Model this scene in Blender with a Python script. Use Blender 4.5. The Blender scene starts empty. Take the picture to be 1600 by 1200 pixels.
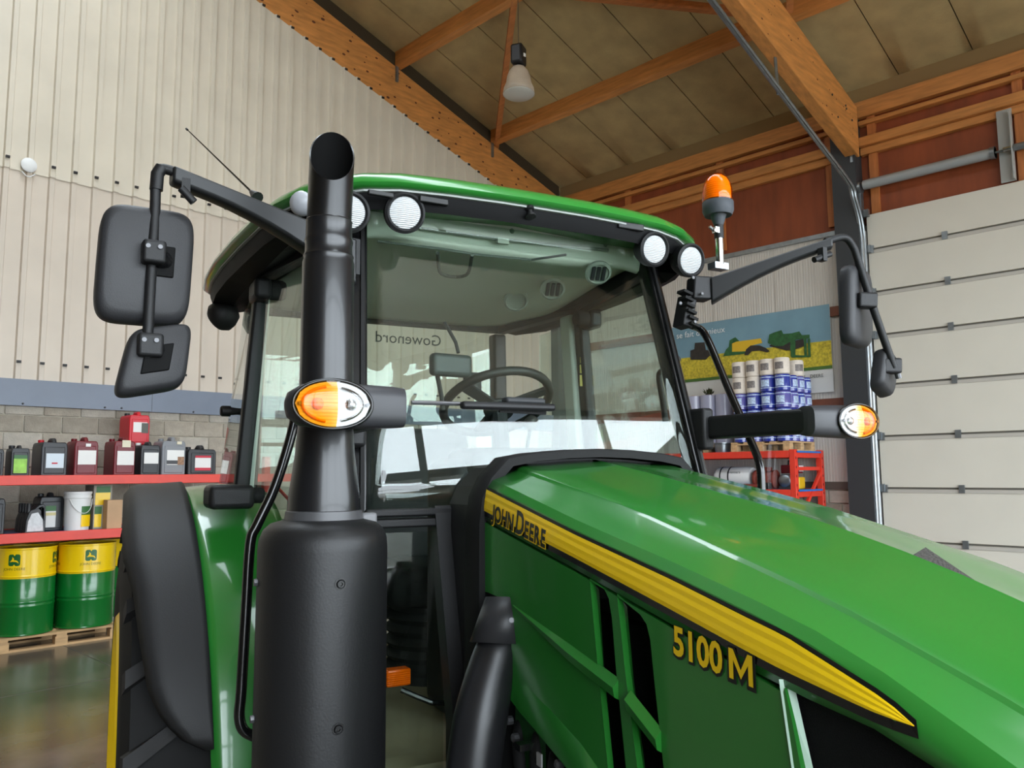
import bpy, bmesh, math, random
from mathutils import Vector, Matrix
from mathutils.geometry import tessellate_polygon
random.seed(7)
scene = bpy.context.scene
COL = scene.collection

# ---------------------------------------------------------------- camera
F, PIT, ROLL, YAW, EYE = 1261.94, .109934, -.0075837, .7753035, 1.75
cp, sp = math.cos(PIT), math.sin(PIT)
FWD = Vector((0, cp, sp)); UP0 = Vector((0, -sp, cp)); RT0 = Vector((1, 0, 0))
RT = RT0*math.cos(ROLL) + UP0*math.sin(ROLL)
UPV = UP0*math.cos(ROLL) - RT0*math.sin(ROLL)
# the hall's axes are the world's axes: turn the view to them
TURN = Matrix.Rotation(-(math.pi/2-YAW), 3, 'Z')
FWD, RT, UPV = TURN@FWD, TURN@RT, TURN@UPV
CAM = Vector((0, 0, EYE))
cd = bpy.data.cameras.new('camera'); co = bpy.data.objects.new('camera', cd); COL.objects.link(co)
cd.sensor_fit = 'HORIZONTAL'; cd.sensor_width = 36; cd.lens = F/1600*36
cd.clip_start = .05; cd.clip_end = 200
m = Matrix((RT, UPV, -FWD)).transposed().to_4x4(); m.translation = CAM
co.matrix_world = m
scene.camera = co

# ---------------------------------------------------------------- light
SKY = 11.0
w = bpy.data.worlds.new('sky'); scene.world = w; w.use_nodes = True
bg = w.node_tree.nodes['Background']; bg.inputs[0].default_value = (.84, .92, 1.0, 1); bg.inputs[1].default_value = SKY
scene.view_settings.view_transform = 'Standard'; scene.view_settings.look = 'None'
scene.view_settings.gamma = 1; scene.view_settings.use_curve_mapping = False
scene.view_settings.exposure = -0.05
cy = scene.cycles
cy.use_denoising = True; cy.max_bounces = 10; cy.diffuse_bounces = 5; cy.glossy_bounces = 5
cy.transparent_max_bounces = 16; cy.transmission_bounces = 6
cy.sample_clamp_indirect = 6; cy.caustics_reflective = False; cy.caustics_refractive = False
cy.use_adaptive_sampling = True; cy.adaptive_threshold = .01

# building frame: X along the gable wall (a), Y towards the gable wall (b)
BANG = 0.0
dA = Vector((1, 0, 0)); dB = Vector((0, 1, 0))
def W(a, b, z=0): return dA*a + dB*b + Vector((0, 0, z))
FRONT_B, GABLE_B, DOOR_A, BACK_A = -5.0, 10.5, 12.2, -13.0
def portal(name, loc, rot, sx, sy):
    ld = bpy.data.lights.new(name, 'AREA'); ld.shape = 'RECTANGLE'; ld.size = sx; ld.size_y = sy; ld.energy = 1
    ld.cycles.is_portal = True
    o = bpy.data.objects.new(name, ld); COL.objects.link(o); o.location = loc; o.rotation_euler = rot
# daylight comes in through the glazed front behind the photographer
portal('daylight_portal', W(4.0, -5.07, 2.82), (math.pi/2, 0, BANG-math.atan(.2)), 15.9, 5.6)
portal('added_skylight_portal', W(2.0, 1.5, 10.3), (0, 0, BANG), 2.2, 14.6)  # sampling portal for the unseen ridge skylight added as top light

# ---------------------------------------------------------------- helpers
def ray(px, py): return FWD + RT*((px-800)/F) - UPV*((py-600)/F)
def hitp(px, py, p, n):
    d = ray(px, py); return CAM + d*(((p-CAM).dot(n))/d.dot(n))
def onB(px, py, b):                       # pixel -> (a, z) on the vertical plane b = const
    P = hitp(px, py, dB*b, dB); return P.dot(dA), P.z
def onA(px, py, a):                       # pixel -> (b, z) on the vertical plane a = const
    P = hitp(px, py, dA*a, dA); return P.dot(dB), P.z
ROOFN = Vector((0, 0, 1)) + dA*.305
def onR(px, py, off=0):                   # pixel -> (a, b, z) on the roof slope
    P = hitp(px, py, W(10.2, 0, 7.9+off), ROOFN); return P.dot(dA), P.dot(dB), P.z
TANG = math.radians(63)
tu = Vector((math.sin(TANG), math.cos(TANG), 0)); tv = Vector((-math.cos(TANG), math.sin(TANG), 0)); tu, tv = TURN@tu, TURN@tv
TO = tu*1.168 + tv*2.10
CL = Vector((-1.168, -2.10, EYE))
def L(px, py, x=None, y=None, z=None):    # pixel -> tractor coordinates with one of them known
    d = ray(px, py); dl = Vector((d.dot(tu), d.dot(tv), d.z))
    if x is not None: t = (x-CL.x)/dl.x
    elif y is not None: t = (y-CL.y)/dl.y
    else: t = (z-CL.z)/dl.z
    return CL + dl*t

def s2l(c): return tuple(((v/255)/12.92 if v/255 <= .04045 else ((v/255+.055)/1.055)**2.4) for v in c)
MATS = {}
def mat(name, rgb, rough=.5, metal=0, var=0, vscale=6, bump=0, bscale=60, coat=0, spec=.5, stretch=None, var2=None, lin=False, croof=.05):
    if name in MATS: return MATS[name]
    c = rgb if lin else s2l(rgb)
    mt = bpy.data.materials.new(name); mt.use_nodes = True
    nt = mt.node_tree; p = nt.nodes['Principled BSDF']
    p.inputs['Roughness'].default_value = rough; p.inputs['Metallic'].default_value = metal
    p.inputs['Specular IOR Level'].default_value = spec
    p.inputs['Coat Weight'].default_value = coat; p.inputs['Coat Roughness'].default_value = croof
    p.inputs['Base Color'].default_value = (*c, 1)
    tc = nt.nodes.new('ShaderNodeTexCoord'); mp = nt.nodes.new('ShaderNodeMapping')
    nt.links.new(tc.outputs['Object'], mp.inputs[0])
    if stretch: mp.inputs['Scale'].default_value = stretch
    if var:
        n = nt.nodes.new('ShaderNodeTexNoise'); n.inputs['Scale'].default_value = vscale; n.inputs['Detail'].default_value = 5
        nt.links.new(mp.outputs[0], n.inputs['Vector'])
        mx = nt.nodes.new('ShaderNodeMix'); mx.data_type = 'RGBA'
        a = tuple(max(0, v*(1-var)) for v in c); b = tuple(min(1, v*(1+var)) for v in c) if var2 is None else s2l(var2)
        mx.inputs[6].default_value = (*a, 1); mx.inputs[7].default_value = (*b, 1)
        rm = nt.nodes.new('ShaderNodeMapRange'); rm.inputs[1].default_value = .3; rm.inputs[2].default_value = .7
        nt.links.new(n.outputs[0], rm.inputs[0]); nt.links.new(rm.outputs[0], mx.inputs[0])
        nt.links.new(mx.outputs[2], p.inputs['Base Color'])
    if bump:
        n = nt.nodes.new('ShaderNodeTexNoise'); n.inputs['Scale'].default_value = bscale; n.inputs['Detail'].default_value = 4
        nt.links.new(mp.outputs[0], n.inputs['Vector'])
        b = nt.nodes.new('ShaderNodeBump'); b.inputs['Strength'].default_value = bump; b.inputs['Distance'].default_value = .01
        nt.links.new(n.outputs[0], b.inputs['Height']); nt.links.new(b.outputs[0], p.inputs['Normal'])
    MATS[name] = mt; return mt
def glassmat(name, tint, f0=.045, rough=0.0, fmax=1.0):
    mt = bpy.data.materials.new(name); mt.use_nodes = True; nt = mt.node_tree
    for n in list(nt.nodes): nt.nodes.remove(n)
    N = nt.nodes.new; lk = nt.links.new
    out = N('ShaderNodeOutputMaterial'); mix = N('ShaderNodeMixShader')
    ge = N('ShaderNodeNewGeometry'); dt = N('ShaderNodeVectorMath'); dt.operation = 'DOT_PRODUCT'
    lk(ge.outputs['Normal'], dt.inputs[0]); lk(ge.outputs['Incoming'], dt.inputs[1])
    def mth(op, a, b=None):
        n = N('ShaderNodeMath'); n.operation = op; n.use_clamp = True
        for k, q in enumerate((a, b)):
            if q is None: continue
            if isinstance(q, (int, float)): n.inputs[k].default_value = q
            else: lk(q, n.inputs[k])
        return n.outputs[0]
    ab = N('ShaderNodeMath'); ab.operation = 'ABSOLUTE'; lk(dt.outputs['Value'], ab.inputs[0])
    fr = mth('ADD', mth('MULTIPLY', mth('POWER', mth('SUBTRACT', 1.0, ab.outputs[0]), 5.0), fmax-f0), f0)
    t = N('ShaderNodeBsdfTransparent'); t.inputs[0].default_value = (*tint, 1)
    g = N('ShaderNodeBsdfGlossy'); g.inputs['Roughness'].default_value = rough
    lk(fr, mix.inputs[0]); lk(t.outputs[0], mix.inputs[1]); lk(g.outputs[0], mix.inputs[2])
    lk(mix.outputs[0], out.inputs[0]); MATS[name] = mt; return mt
def lensmat(name, rgb, rough=.2, trans=0.0, bump=.6, wave=70, coat=.15):
    mt = mat(name, rgb, rough, coat=coat); nt = mt.node_tree; p = nt.nodes['Principled BSDF']
    p.inputs['Transmission Weight'].default_value = trans
    tc = nt.nodes.new('ShaderNodeTexCoord'); wv = nt.nodes.new('ShaderNodeTexWave'); wv.inputs['Scale'].default_value = wave
    wv.bands_direction = 'Z'; wv.inputs['Distortion'].default_value = .4
    b = nt.nodes.new('ShaderNodeBump'); b.inputs['Strength'].default_value = bump; b.inputs['Distance'].default_value = .002
    nt.links.new(tc.outputs['Object'], wv.inputs[0]); nt.links.new(wv.outputs[0], b.inputs['Height']); nt.links.new(b.outputs[0], p.inputs['Normal'])
    return mt
class MB:
    def __init__(s): s.v = []; s.f = []
    def add(s, vs, fs):
        o = len(s.v); s.v += [tuple(v) for v in vs]; s.f += [tuple(i+o for i in f) for f in fs]; return s
    def box(s, x0, x1, y0, y1, z0, z1):
        return s.add([(x0,y0,z0),(x1,y0,z0),(x1,y1,z0),(x0,y1,z0),(x0,y0,z1),(x1,y0,z1),(x1,y1,z1),(x0,y1,z1)],
                     [(0,3,2,1),(4,5,6,7),(0,1,5,4),(1,2,6,5),(2,3,7,6),(3,0,4,7)])
    def hexa(s, bot, top):                # two quads with the same winding
        return s.add(list(bot)+list(top), [(0,3,2,1),(4,5,6,7),(0,1,5,4),(1,2,6,5),(2,3,7,6),(3,0,4,7)])
    def obox(s, c, ax, ay, az, hx, hy, hz):
        c = Vector(c); ax, ay, az = Vector(ax).normalized(), Vector(ay).normalized(), Vector(az).normalized()
        P = lambda i, j, k: c + ax*hx*i + ay*hy*j + az*hz*k
        return s.hexa([P(-1,-1,-1),P(1,-1,-1),P(1,1,-1),P(-1,1,-1)], [P(-1,-1,1),P(1,-1,1),P(1,1,1),P(-1,1,1)])
    def bar(s, p, q, wd, ht, up=(0,0,1)): # rectangular beam from p to q
        p, q = Vector(p), Vector(q); d = (q-p).normalized(); sd = d.cross(Vector(up)).normalized(); u = sd.cross(d)
        return s.obox((p+q)/2, d, sd, u, (q-p).length/2, wd/2, ht/2)
    def rings(s, rs, closed=True, cap=True):
        n = len(rs[0]); o = len(s.v)
        for r in rs: s.v += [tuple(v) for v in r]
        for i in range(len(rs)-1):
            for j in range(n if closed else n-1):
                k = (j+1) % n
                s.f.append((o+i*n+j, o+i*n+k, o+(i+1)*n+k, o+(i+1)*n+j))
        if cap and closed:
            s.f.append(tuple(o+j for j in range(n))[::-1]); s.f.append(tuple(o+(len(rs)-1)*n+j for j in range(n)))
        return s
    def tube(s, path, r, n=12, cap=True, squash=None):
        path = [Vector(p) for p in path]; N = len(path)
        rad = r if isinstance(r, (list, tuple)) else [r]*N
        t0 = (path[1]-path[0]).normalized(); ref = Vector((0,0,1)) if abs(t0.z) < .9 else Vector((0,1,0))
        sd = t0.cross(ref).normalized(); rs = []
        for i, p in enumerate(path):
            t = (path[min(i+1, N-1)] - path[max(i-1, 0)]).normalized()
            sd = (sd - t*sd.dot(t)).normalized(); u = sd.cross(t)
            q = squash or 1
            rs.append([p + sd*math.cos(2*math.pi*k/n)*rad[i] + u*math.sin(2*math.pi*k/n)*rad[i]*q for k in range(n)])
        return s.rings(rs, True, cap)
    def lathe(s, prof, c=(0,0,0), ax=(0,0,1), n=24, cap=True):
        c = Vector(c); ax = Vector(ax).normalized(); ref = Vector((1,0,0)) if abs(ax.x) < .9 else Vector((0,1,0))
        e1 = (ref - ax*ref.dot(ax)).normalized(); e2 = ax.cross(e1)
        return s.rings([[c + ax*h + (e1*math.cos(2*math.pi*k/n)+e2*math.sin(2*math.pi*k/n))*r for k in range(n)] for r, h in prof], True, cap)
    def grid(s, fn, nu, nv):
        o = len(s.v)
        for i in range(nu+1):
            for j in range(nv+1): s.v.append(tuple(fn(i/nu, j/nv)))
        for i in range(nu):
            for j in range(nv):
                a = o+i*(nv+1)+j; s.f.append((a, a+nv+1, a+nv+2, a+1))
        return s
    def prism(s, poly, fn, holes=()):     # poly in 2-D, fn(p, k) -> 3-D with k = 0 front, 1 back
        loops = [list(poly)] + [list(h) for h in holes]
        tri = tessellate_polygon([[Vector((p[0], p[1], 0)) for p in lp] for lp in loops])
        flat = [p for lp in loops for p in lp]; n = len(flat); o = len(s.v)
        s.v += [tuple(fn(p, 0)) for p in flat] + [tuple(fn(p, 1)) for p in flat]
        for t in tri:
            s.f.append(tuple(o+i for i in t)); s.f.append(tuple(o+n+i for i in reversed(t)))
        st = 0
        for lp in loops:
            k = len(lp)
            for i in range(k):
                j = (i+1) % k; s.f.append((o+st+i, o+st+j, o+n+st+j, o+n+st+i))
            st += k
        return s
    def mesh(s, name, smooth=None, solid=0):
        me = bpy.data.meshes.new(name); me.from_pydata(s.v, [], s.f)
        bm = bmesh.new(); bm.from_mesh(me)
        bmesh.ops.remove_doubles(bm, verts=bm.verts, dist=1e-6)
        bmesh.ops.recalc_face_normals(bm, faces=bm.faces); bm.to_mesh(me); bm.free()
        if smooth is not None:
            for p in me.polygons: p.use_smooth = True
            me.set_sharp_from_angle(angle=math.radians(smooth))
        me.update(); return me
    def build(s, name, mt, parent=None, smooth=None, bevel=0, seg=2, loc=None, rot=None, solid=0):
        me = s.mesh(name, smooth); me.materials.append(mt)
        o = bpy.data.objects.new(name, me); COL.objects.link(o)
        if parent: o.parent = parent
        if loc is not None: o.location = loc
        if rot is not None: o.rotation_euler = rot if hasattr(rot, '__len__') else (0, 0, rot)
        if solid:
            md = o.modifiers.new('solid', 'SOLIDIFY'); md.thickness = solid; md.offset = 0
        if bevel:
            md = o.modifiers.new('bevel', 'BEVEL'); md.width = bevel; md.segments = seg; md.limit_method = 'ANGLE'; md.angle_limit = math.radians(40)
            if smooth is None:
                for p in me.polygons: p.use_smooth = True
                me.set_sharp_from_angle(angle=math.radians(50)); md.harden_normals = False
        return o
def inst(me_obj, name, parent=None, loc=None, rot=None, scale=None):
    o = me_obj.copy(); o.name = name; COL.objects.link(o); o.parent = parent
    if loc is not None: o.location = loc
    if rot is not None: o.rotation_euler = rot if hasattr(rot, '__len__') else (0, 0, rot)
    if scale is not None: o.scale = scale
    return o
def tag(o, label=None, cat=None, group=None, kind=None):
    if label: o['label'] = label
    if cat: o['category'] = cat
    if group: o['group'] = group
    if kind: o['kind'] = kind
    return o
def thing(name, label, cat, loc=(0,0,0), rotz=0, group=None):
    o = bpy.data.objects.new(name, None); COL.objects.link(o); o.location = loc; o.rotation_euler = (0, 0, rotz)
    o.empty_display_size = .1
    return tag(o, label, cat, group)
def copy_tree(root, loc, rotz, label=None):
    r = root.copy(); COL.objects.link(r); r.location = loc; r.rotation_euler = (0, 0, rotz)
    if label: r['label'] = label
    for ch in list(root.children):
        c = ch.copy(); COL.objects.link(c); c.parent = r
        for g in list(ch.children):
            d = g.copy(); COL.objects.link(d); d.parent = c
    return r
def text_geo(s, size=1, offset=0, extrude=0, align='LEFT', shear=0, spacing=1):
    cu = bpy.data.curves.new('t', 'FONT'); cu.body = s; cu.size = size; cu.offset = offset; cu.extrude = extrude
    cu.align_x = align; cu.resolution_u = 3; cu.shear = shear; cu.space_character = spacing
    o = bpy.data.objects.new('t', cu); COL.objects.link(o)
    dg = bpy.context.evaluated_depsgraph_get(); dg.update()
    me = bpy.data.meshes.new_from_object(o.evaluated_get(dg))
    vs = [v.co.copy() for v in me.vertices]; fs = [tuple(p.vertices) for p in me.polygons]
    bpy.data.objects.remove(o); bpy.data.curves.remove(cu); bpy.data.meshes.remove(me)
    return vs, fs
def text_on(name, s, size, fn, mt, parent=None, **kw):
    vs, fs = text_geo(s, size, **kw); b = MB(); b.add([fn(v) for v in vs], fs)
    me = bpy.data.meshes.new(name); me.from_pydata(b.v, [], b.f); me.materials.append(mt)
    o = bpy.data.objects.new(name, me); COL.objects.link(o)
    if parent: o.parent = parent
    return o
def lerp(pts, t):                          # piecewise linear y(x), pts sorted by x
    if t <= pts[0][0]: a, b = pts[0], pts[1]
    elif t >= pts[-1][0]: a, b = pts[-2], pts[-1]
    else:
        for a, b in zip(pts, pts[1:]):
            if a[0] <= t <= b[0]: break
    return a[1] + (b[1]-a[1])*(t-a[0])/(b[0]-a[0])
def spline(pts, n=6):                      # Catmull-Rom through 3-D points
    P = [Vector(p) for p in pts]; P = [P[0]*2-P[1]] + P + [P[-1]*2-P[-2]]; out = []
    for i in range(1, len(P)-2):
        a, b, c, d = P[i-1:i+3]
        for k in range(n):
            t = k/n
            out.append(.5*((2*b)+(c-a)*t+(2*a-5*b+4*c-d)*t*t+(3*b-a-3*c+d)*t**3))
    out.append(P[-2]); return out

# ---------------------------------------------------------------- materials
M = {}
M['clad_hi'] = mat('cream_cladding', (212, 202, 184), .45, var=.05, vscale=2)
M['clad_lo'] = mat('sand_cladding', (206, 193, 177), .45, var=.05, vscale=2)
M['flash'] = mat('blue_grey_flashing', (112, 121, 136), .4, var=.06, vscale=3)
M['block'] = mat('concrete_block', (172, 162, 146), .9, var=.16, vscale=9, bump=.6, bscale=70)
M['mortar'] = mat('mortar', (190, 182, 166), .95, var=.1, vscale=20, bump=.5, bscale=90)
M['timber'] = mat('glulam_timber', (200, 134, 70), .55, var=.22, vscale=3, stretch=(1, 6, 6), bump=.15, bscale=40)
M['timber_y'] = mat('girt_timber', (196, 130, 68), .6, var=.2, vscale=3, stretch=(7, .8, 7))
M['timber_z'] = mat('stud_timber', (186, 112, 58), .6, var=.2, vscale=3, stretch=(7, 7, .8))
M['purlin'] = mat('purlin_timber', (186, 116, 62), .65, var=.2, vscale=3, stretch=(6, 1, 6))
M['ply'] = mat('red_brown_board', (140, 68, 34), .6, var=.18, vscale=2, stretch=(1, 3, .6))
M['felt'] = mat('insulation_felt', (178, 156, 110), .9, var=.14, vscale=2.5, bump=.35, bscale=25)
M['seam'] = mat('panel_seam', (80, 66, 45), .9)
M['steel_dark'] = mat('anthracite_steel', (52, 54, 56), .5)
M['galv'] = mat('galvanised_steel', (150, 156, 160), .35, metal=.85, var=.12, vscale=12)
M['door'] = mat('door_panel', (214, 208, 194), .45, var=.02, vscale=2, bump=.05, bscale=150)
M['doorlip'] = mat('door_lip', (186, 180, 170), .4)
M['white_sheet'] = mat('white_wall_sheet', (205, 198, 188), .5, var=.1, vscale=6, stretch=(8, 8, .2))
M['rail'] = mat('brown_rail', (124, 72, 50), .6, var=.15, vscale=6)
M['black'] = mat('black_plastic', (22, 22, 23), .5, bump=.12, bscale=400, spec=.35)
M['blackg'] = mat('black_gloss', (16, 16, 17), .25)
M['rubber'] = mat('black_rubber', (20, 20, 20), .75, var=.2, vscale=8, spec=.3)
M['muffler'] = mat('muffler_black', (24, 24, 25), .45, bump=.05, bscale=200, spec=.4)
M['green'] = mat('tractor_green', (.020, .19, .024), .30, coat=.8, lin=True, croof=.06)
M['yellow'] = mat('tractor_yellow', (255, 212, 10), .4, coat=.2)
M['red'] = mat('rack_red', (226, 62, 44), .4, var=.05, vscale=8)
M['blue'] = mat('rack_blue', (40, 110, 190), .5)
M['wood'] = mat('pallet_wood', (196, 160, 116), .8, var=.2, vscale=5, stretch=(1, 6, 6))
M['bolt'] = mat('bolt_grey', (96, 96, 98), .4, metal=.6)
M['chrome'] = mat('bright_metal', (200, 200, 200), .2, metal=1)
M['white'] = mat('white_plastic', (232, 232, 230), .45)
M['paper'] = mat('white_label', (236, 234, 230), .6)
M['interior'] = mat('pale_cab_trim', (222, 228, 218), .6)
M['dark_int'] = mat('dark_cab_trim', (40, 42, 44), .6, var=.1)
M['glass'] = glassmat('cab_glass', (.92, .97, .94), .06)
M['pane'] = glassmat('window_glass', (.97, .98, .98), .04)
# ================================================================ the hall
RIDGE = 2.0
def roof_z(a, off=0): return 7.9 - .305*(max(a, RIDGE)-10.2) - (.305*(RIDGE-a) if a < RIDGE else 0) + off
def S(mb, name, mt, parent=None, **k):
    o = mb.build(name, mt, parent, **k)
    if not parent: o.rotation_euler = (0, 0, BANG); o['kind'] = 'structure'
    return o
# floor
fm = mat('polished_concrete', (92, 86, 77), .2, var=.28, vscale=1.6, var2=(112, 105, 95), bump=.02, bscale=3)
floor = S(MB().box(BACK_A-.3, DOOR_A+.3, FRONT_B-2, GABLE_B+.3, -.2, 0), 'floor', fm)
for k, (p0, p1) in enumerate((((-2, 7.6), (12.1, 7.6)), ((2.9, -5), (2.9, 10.4)), ((7.4, -5), (7.4, 10.4)))):
    b = MB(); b.box(min(p0[0], p1[0])-.003, max(p0[0], p1[0])+.003, min(p0[1], p1[1])-.003, max(p0[1], p1[1])+.003, -.001, .0012)
    b.build('floor_joint', mat('floor_joint', (96, 90, 82), .6), floor)
S(MB().box(-60, 60, -60, FRONT_B-2, -.25, -.06), 'outside_apron', mat('pale_concrete', (196, 194, 188), .9, var=.08))

# gable wall -------------------------------------------------------
b = MB(); poly = [(BACK_A, 0), (DOOR_A+.2, 0), (DOOR_A+.2, roof_z(DOOR_A+.2, .2)), (RIDGE, roof_z(RIDGE, .2)), (BACK_A, roof_z(BACK_A, .2))]
b.prism(poly, lambda p, k: (p[0], GABLE_B+.012+.2*k, p[1]))
gable = S(b, 'wall_left', M['mortar'])
# concrete blocks, laid in courses of 0.2 m
bm_ = MB().box(-.194, .194, -.006, .1, -.094, .094).build('block', M['block'], gable, bevel=.006, seg=1)
first = True; za = 2.44
blk_mats = [M['block'], mat('concrete_block_dark', (156, 147, 132), .9, var=.16, vscale=9, bump=.6, bscale=70), mat('concrete_block_pale', (184, 176, 162), .9, var=.14, vscale=9, bump=.6, bscale=70)]
blk_me = [bm_.data]
for q in blk_mats[1:]:
    c = bm_.data.copy(); c.materials.clear(); c.materials.append(q); blk_me.append(c)
for r in range(13):
    for c in range(21):
        a = 1.89 + .4*c + (.2 if r % 2 else 0); z = .155 + .2*r
        o = bm_ if first else inst(bm_, 'block', gable); first = False
        o.data = random.choice(blk_me); o.location = (a, GABLE_B, z)
# profiled sheets: narrow trapezoid ribs every 0.24 m
def sheet(a0, n, zb, zt, b0, mt):
    mb = MB(); prof = []
    for k in range(n):
        s = a0 + .24*k
        prof += [(s, 0), (s+.082, 0), (s+.094, -.038), (s+.146, -.038), (s+.158, 0)]
    prof.append((a0+.24*n, 0))
    vs = []; fs = []
    for (a, d) in prof:
        vs += [(a, b0+d, zb), (a, b0+d, zt(a) if callable(zt) else zt)]
    for i in range(len(prof)-1): fs.append((2*i, 2*i+2, 2*i+3, 2*i+1))
    return mb.add(vs, fs).build('cladding_sheet', mt, gable)
RAF1 = lambda a: 10.379 - .3186*a
k0 = 1.985
for i in range(11):
    a0 = k0 + .96*i
    n = 4 if a0+.96 < DOOR_A else int((DOOR_A-a0)/.24)
    if n < 1: break
    sheet(a0, n, 5.30, lambda a: RAF1(a), GABLE_B-.05, M['clad_hi'])
    sheet(a0, n, 2.80, 5.36, GABLE_B-.036, M['clad_lo'])
for a0 in (k0-.96, k0-1.92, k0-2.88, k0-3.84):
    sheet(a0, 4, 2.8, 9.2, GABLE_B, M['clad_hi'])
# screws with square washers at the ribs
sc = MB().box(-.022, .022, -.02, .004, -.014, .014); sc.lathe([(.009, .0), (.009, .012)], (0, -.018, 0), (0, -1, 0), 8)
sc = sc.build('screw', mat('screw_black', (34, 30, 30), .5), gable); first = True
for i in range(42):
    a = k0 + .24*i + .12
    if a > DOOR_A-.1: break
    for z in (5.42, 3.06, RAF1(a)-.025):
        if z != 5.42 and z > 9.4: continue
        o = sc if first else inst(sc, 'screw', gable); first = False
        o.location = (a, GABLE_B-(.076 if z == 3.06 else .09), z)
# round vent cap with cord
a, z = onB(43, 260, 10.46)
cap = MB().lathe([(.085, 0), (.085, .02), (.06, .035), (0.001, .04)], (a, GABLE_B-.085, z), (0, -1, 0), 24).build('vent_cap', M['white'], gable, smooth=40)
MB().tube([(a-.07+.14*t/8, GABLE_B-.095, z-.09-.05*math.sin(math.pi*t/8)) for t in range(9)], .006, 6).build('cap_cord', M['white'], gable)
# grey flashing over the blocks
fl = S(MB().box(1.0, DOOR_A, GABLE_B-.080, GABLE_B+.01, 2.558, 2.862), 'trim_1', M['flash'])
MB().box(4.095, 4.1, GABLE_B-.0815, GABLE_B-.07, 2.558, 2.862).build('flashing_joint', M['steel_dark'], fl)
for px, py in ((34, 631), (162, 637), (188, 638), (300, 644)):
    a, z = onB(px, py, 10.46)
    MB().lathe([(.012, 0), (.012, .01), (.006, .014)], (a, GABLE_B-.079, z), (0, -1, 0), 8).build('rivet', M['steel_dark'], fl)
# corner post
S(MB().box(DOOR_A-.42, DOOR_A-.12, GABLE_B-.22, GABLE_B-.04, 0, 6.6), 'trim_2', mat('corner_post_grey', (70, 76, 78), .5))

# roof: panels, rafters, purlins ---------------------------------------------
SK0, SK1, SKB0, SKB1 = .9, 3.1, -6.2, 9.2     # ridge skylight, added out of view to light the hood top
b = MB(); f0 = FRONT_B-2.4
def slab(x0, x1, q0, q1): b.hexa([(x0, q0, roof_z(x0, .30)), (x1, q0, roof_z(x1, .30)), (x1, q1, roof_z(x1, .30)), (x0, q1, roof_z(x0, .30))], [(x0, q0, roof_z(x0, .42)), (x1, q0, roof_z(x1, .42)), (x1, q1, roof_z(x1, .42)), (x0, q1, roof_z(x0, .42))])
slab(SK1, 12.75, f0, 10.75); slab(BACK_A-.3, SK0, f0, 10.75)
slab(RIDGE, SK1, f0, SKB0); slab(SK0, RIDGE, f0, SKB0); slab(RIDGE, SK1, SKB1, 10.75); slab(SK0, RIDGE, SKB1, 10.75)
ceil = S(b, 'ceiling', M['seam'])
bb = 10.75; k = 0
while bb > FRONT_B-2:
    b1 = bb-.014; b0 = bb-.985
    x0, x1 = SK1, 12.7
    sag = .012 if k % 3 == 0 else 0
    mb = MB()
    def pf(u_, v_, b0=b0, b1=b1, sag=sag):
        a = x0+(x1-x0)*u_; return (a, b0+(b1-b0)*v_, roof_z(a, .25) - sag*math.sin(math.pi*v_))
    mb.grid(pf, 6, 4)
    for (e0, e1) in ((b0, b0), (b1, b1)):
        mb.add([(x0, e0, roof_z(x0, .25)), (x1, e0, roof_z(x1, .25)), (x1, e0, roof_z(x1, .3)), (x0, e0, roof_z(x0, .3))], [(0, 1, 2, 3)])
    mb.build('roof_panel', M['felt'], ceil, smooth=30); bb -= .985; k += 1
MB().hexa([(BACK_A, f0, roof_z(BACK_A, .25)), (SK0, f0, roof_z(SK0, .25)), (SK0, 10.7, roof_z(SK0, .25)), (BACK_A, 10.7, roof_z(BACK_A, .25))],
          [(BACK_A, f0, roof_z(BACK_A, .3)), (SK0, f0, roof_z(SK0, .3)), (SK0, 10.7, roof_z(SK0, .3)), (BACK_A, 10.7, roof_z(BACK_A, .3))]).build('roof_panel', M['felt'], ceil)
added_sky_pane = glassmat('added_skylight_sheet', (.92, .94, .94), .04)  # clear sheet of the added skylight, lets sky light down on the hood
for (x0, x1) in ((SK0, RIDGE), (RIDGE, SK1)):
    MB().add([(x0, SKB0, roof_z(x0, .36)), (x1, SKB0, roof_z(x1, .36)), (x1, SKB1, roof_z(x1, .36)), (x0, SKB1, roof_z(x0, .36))], [(0, 1, 2, 3)]).build('added_skylight_sheet', added_sky_pane, ceil)
# rafters (glulam): gable frame, second frame by the door, third behind the camera
def knots(mb_name, pts, mt): pass
def rafter(b0, b1, low, dep):
    mb = MB(); xs = [RIDGE, 12.02]
    mb.hexa([(xs[0], b0, low(xs[0])), (xs[1], b0, low(xs[1])), (xs[1], b1, low(xs[1])), (xs[0], b1, low(xs[0]))],
            [(xs[0], b0, low(xs[0])+dep(xs[0])), (xs[1], b0, low(xs[1])+dep(xs[1])), (xs[1], b1, low(xs[1])+dep(xs[1])), (xs[0], b1, low(xs[0])+dep(xs[0]))])
    return mb.build('rafter', M['timber'], ceil, bevel=.012)
r1 = rafter(GABLE_B-.046, GABLE_B+.1, lambda a: RAF1(a)-.05, lambda a: max(.5, roof_z(a)-RAF1(a)+.05))
RAF2 = lambda a: 6.41+.268*(12.1-a)
r2 = rafter(4.43, 4.62, RAF2, lambda a: max(.45, min(.78, roof_z(a)-RAF2(a))))
RAF3 = lambda a: RAF2(a)
rafter(-1.3, -1.1, RAF3, lambda a: .75)
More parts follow.
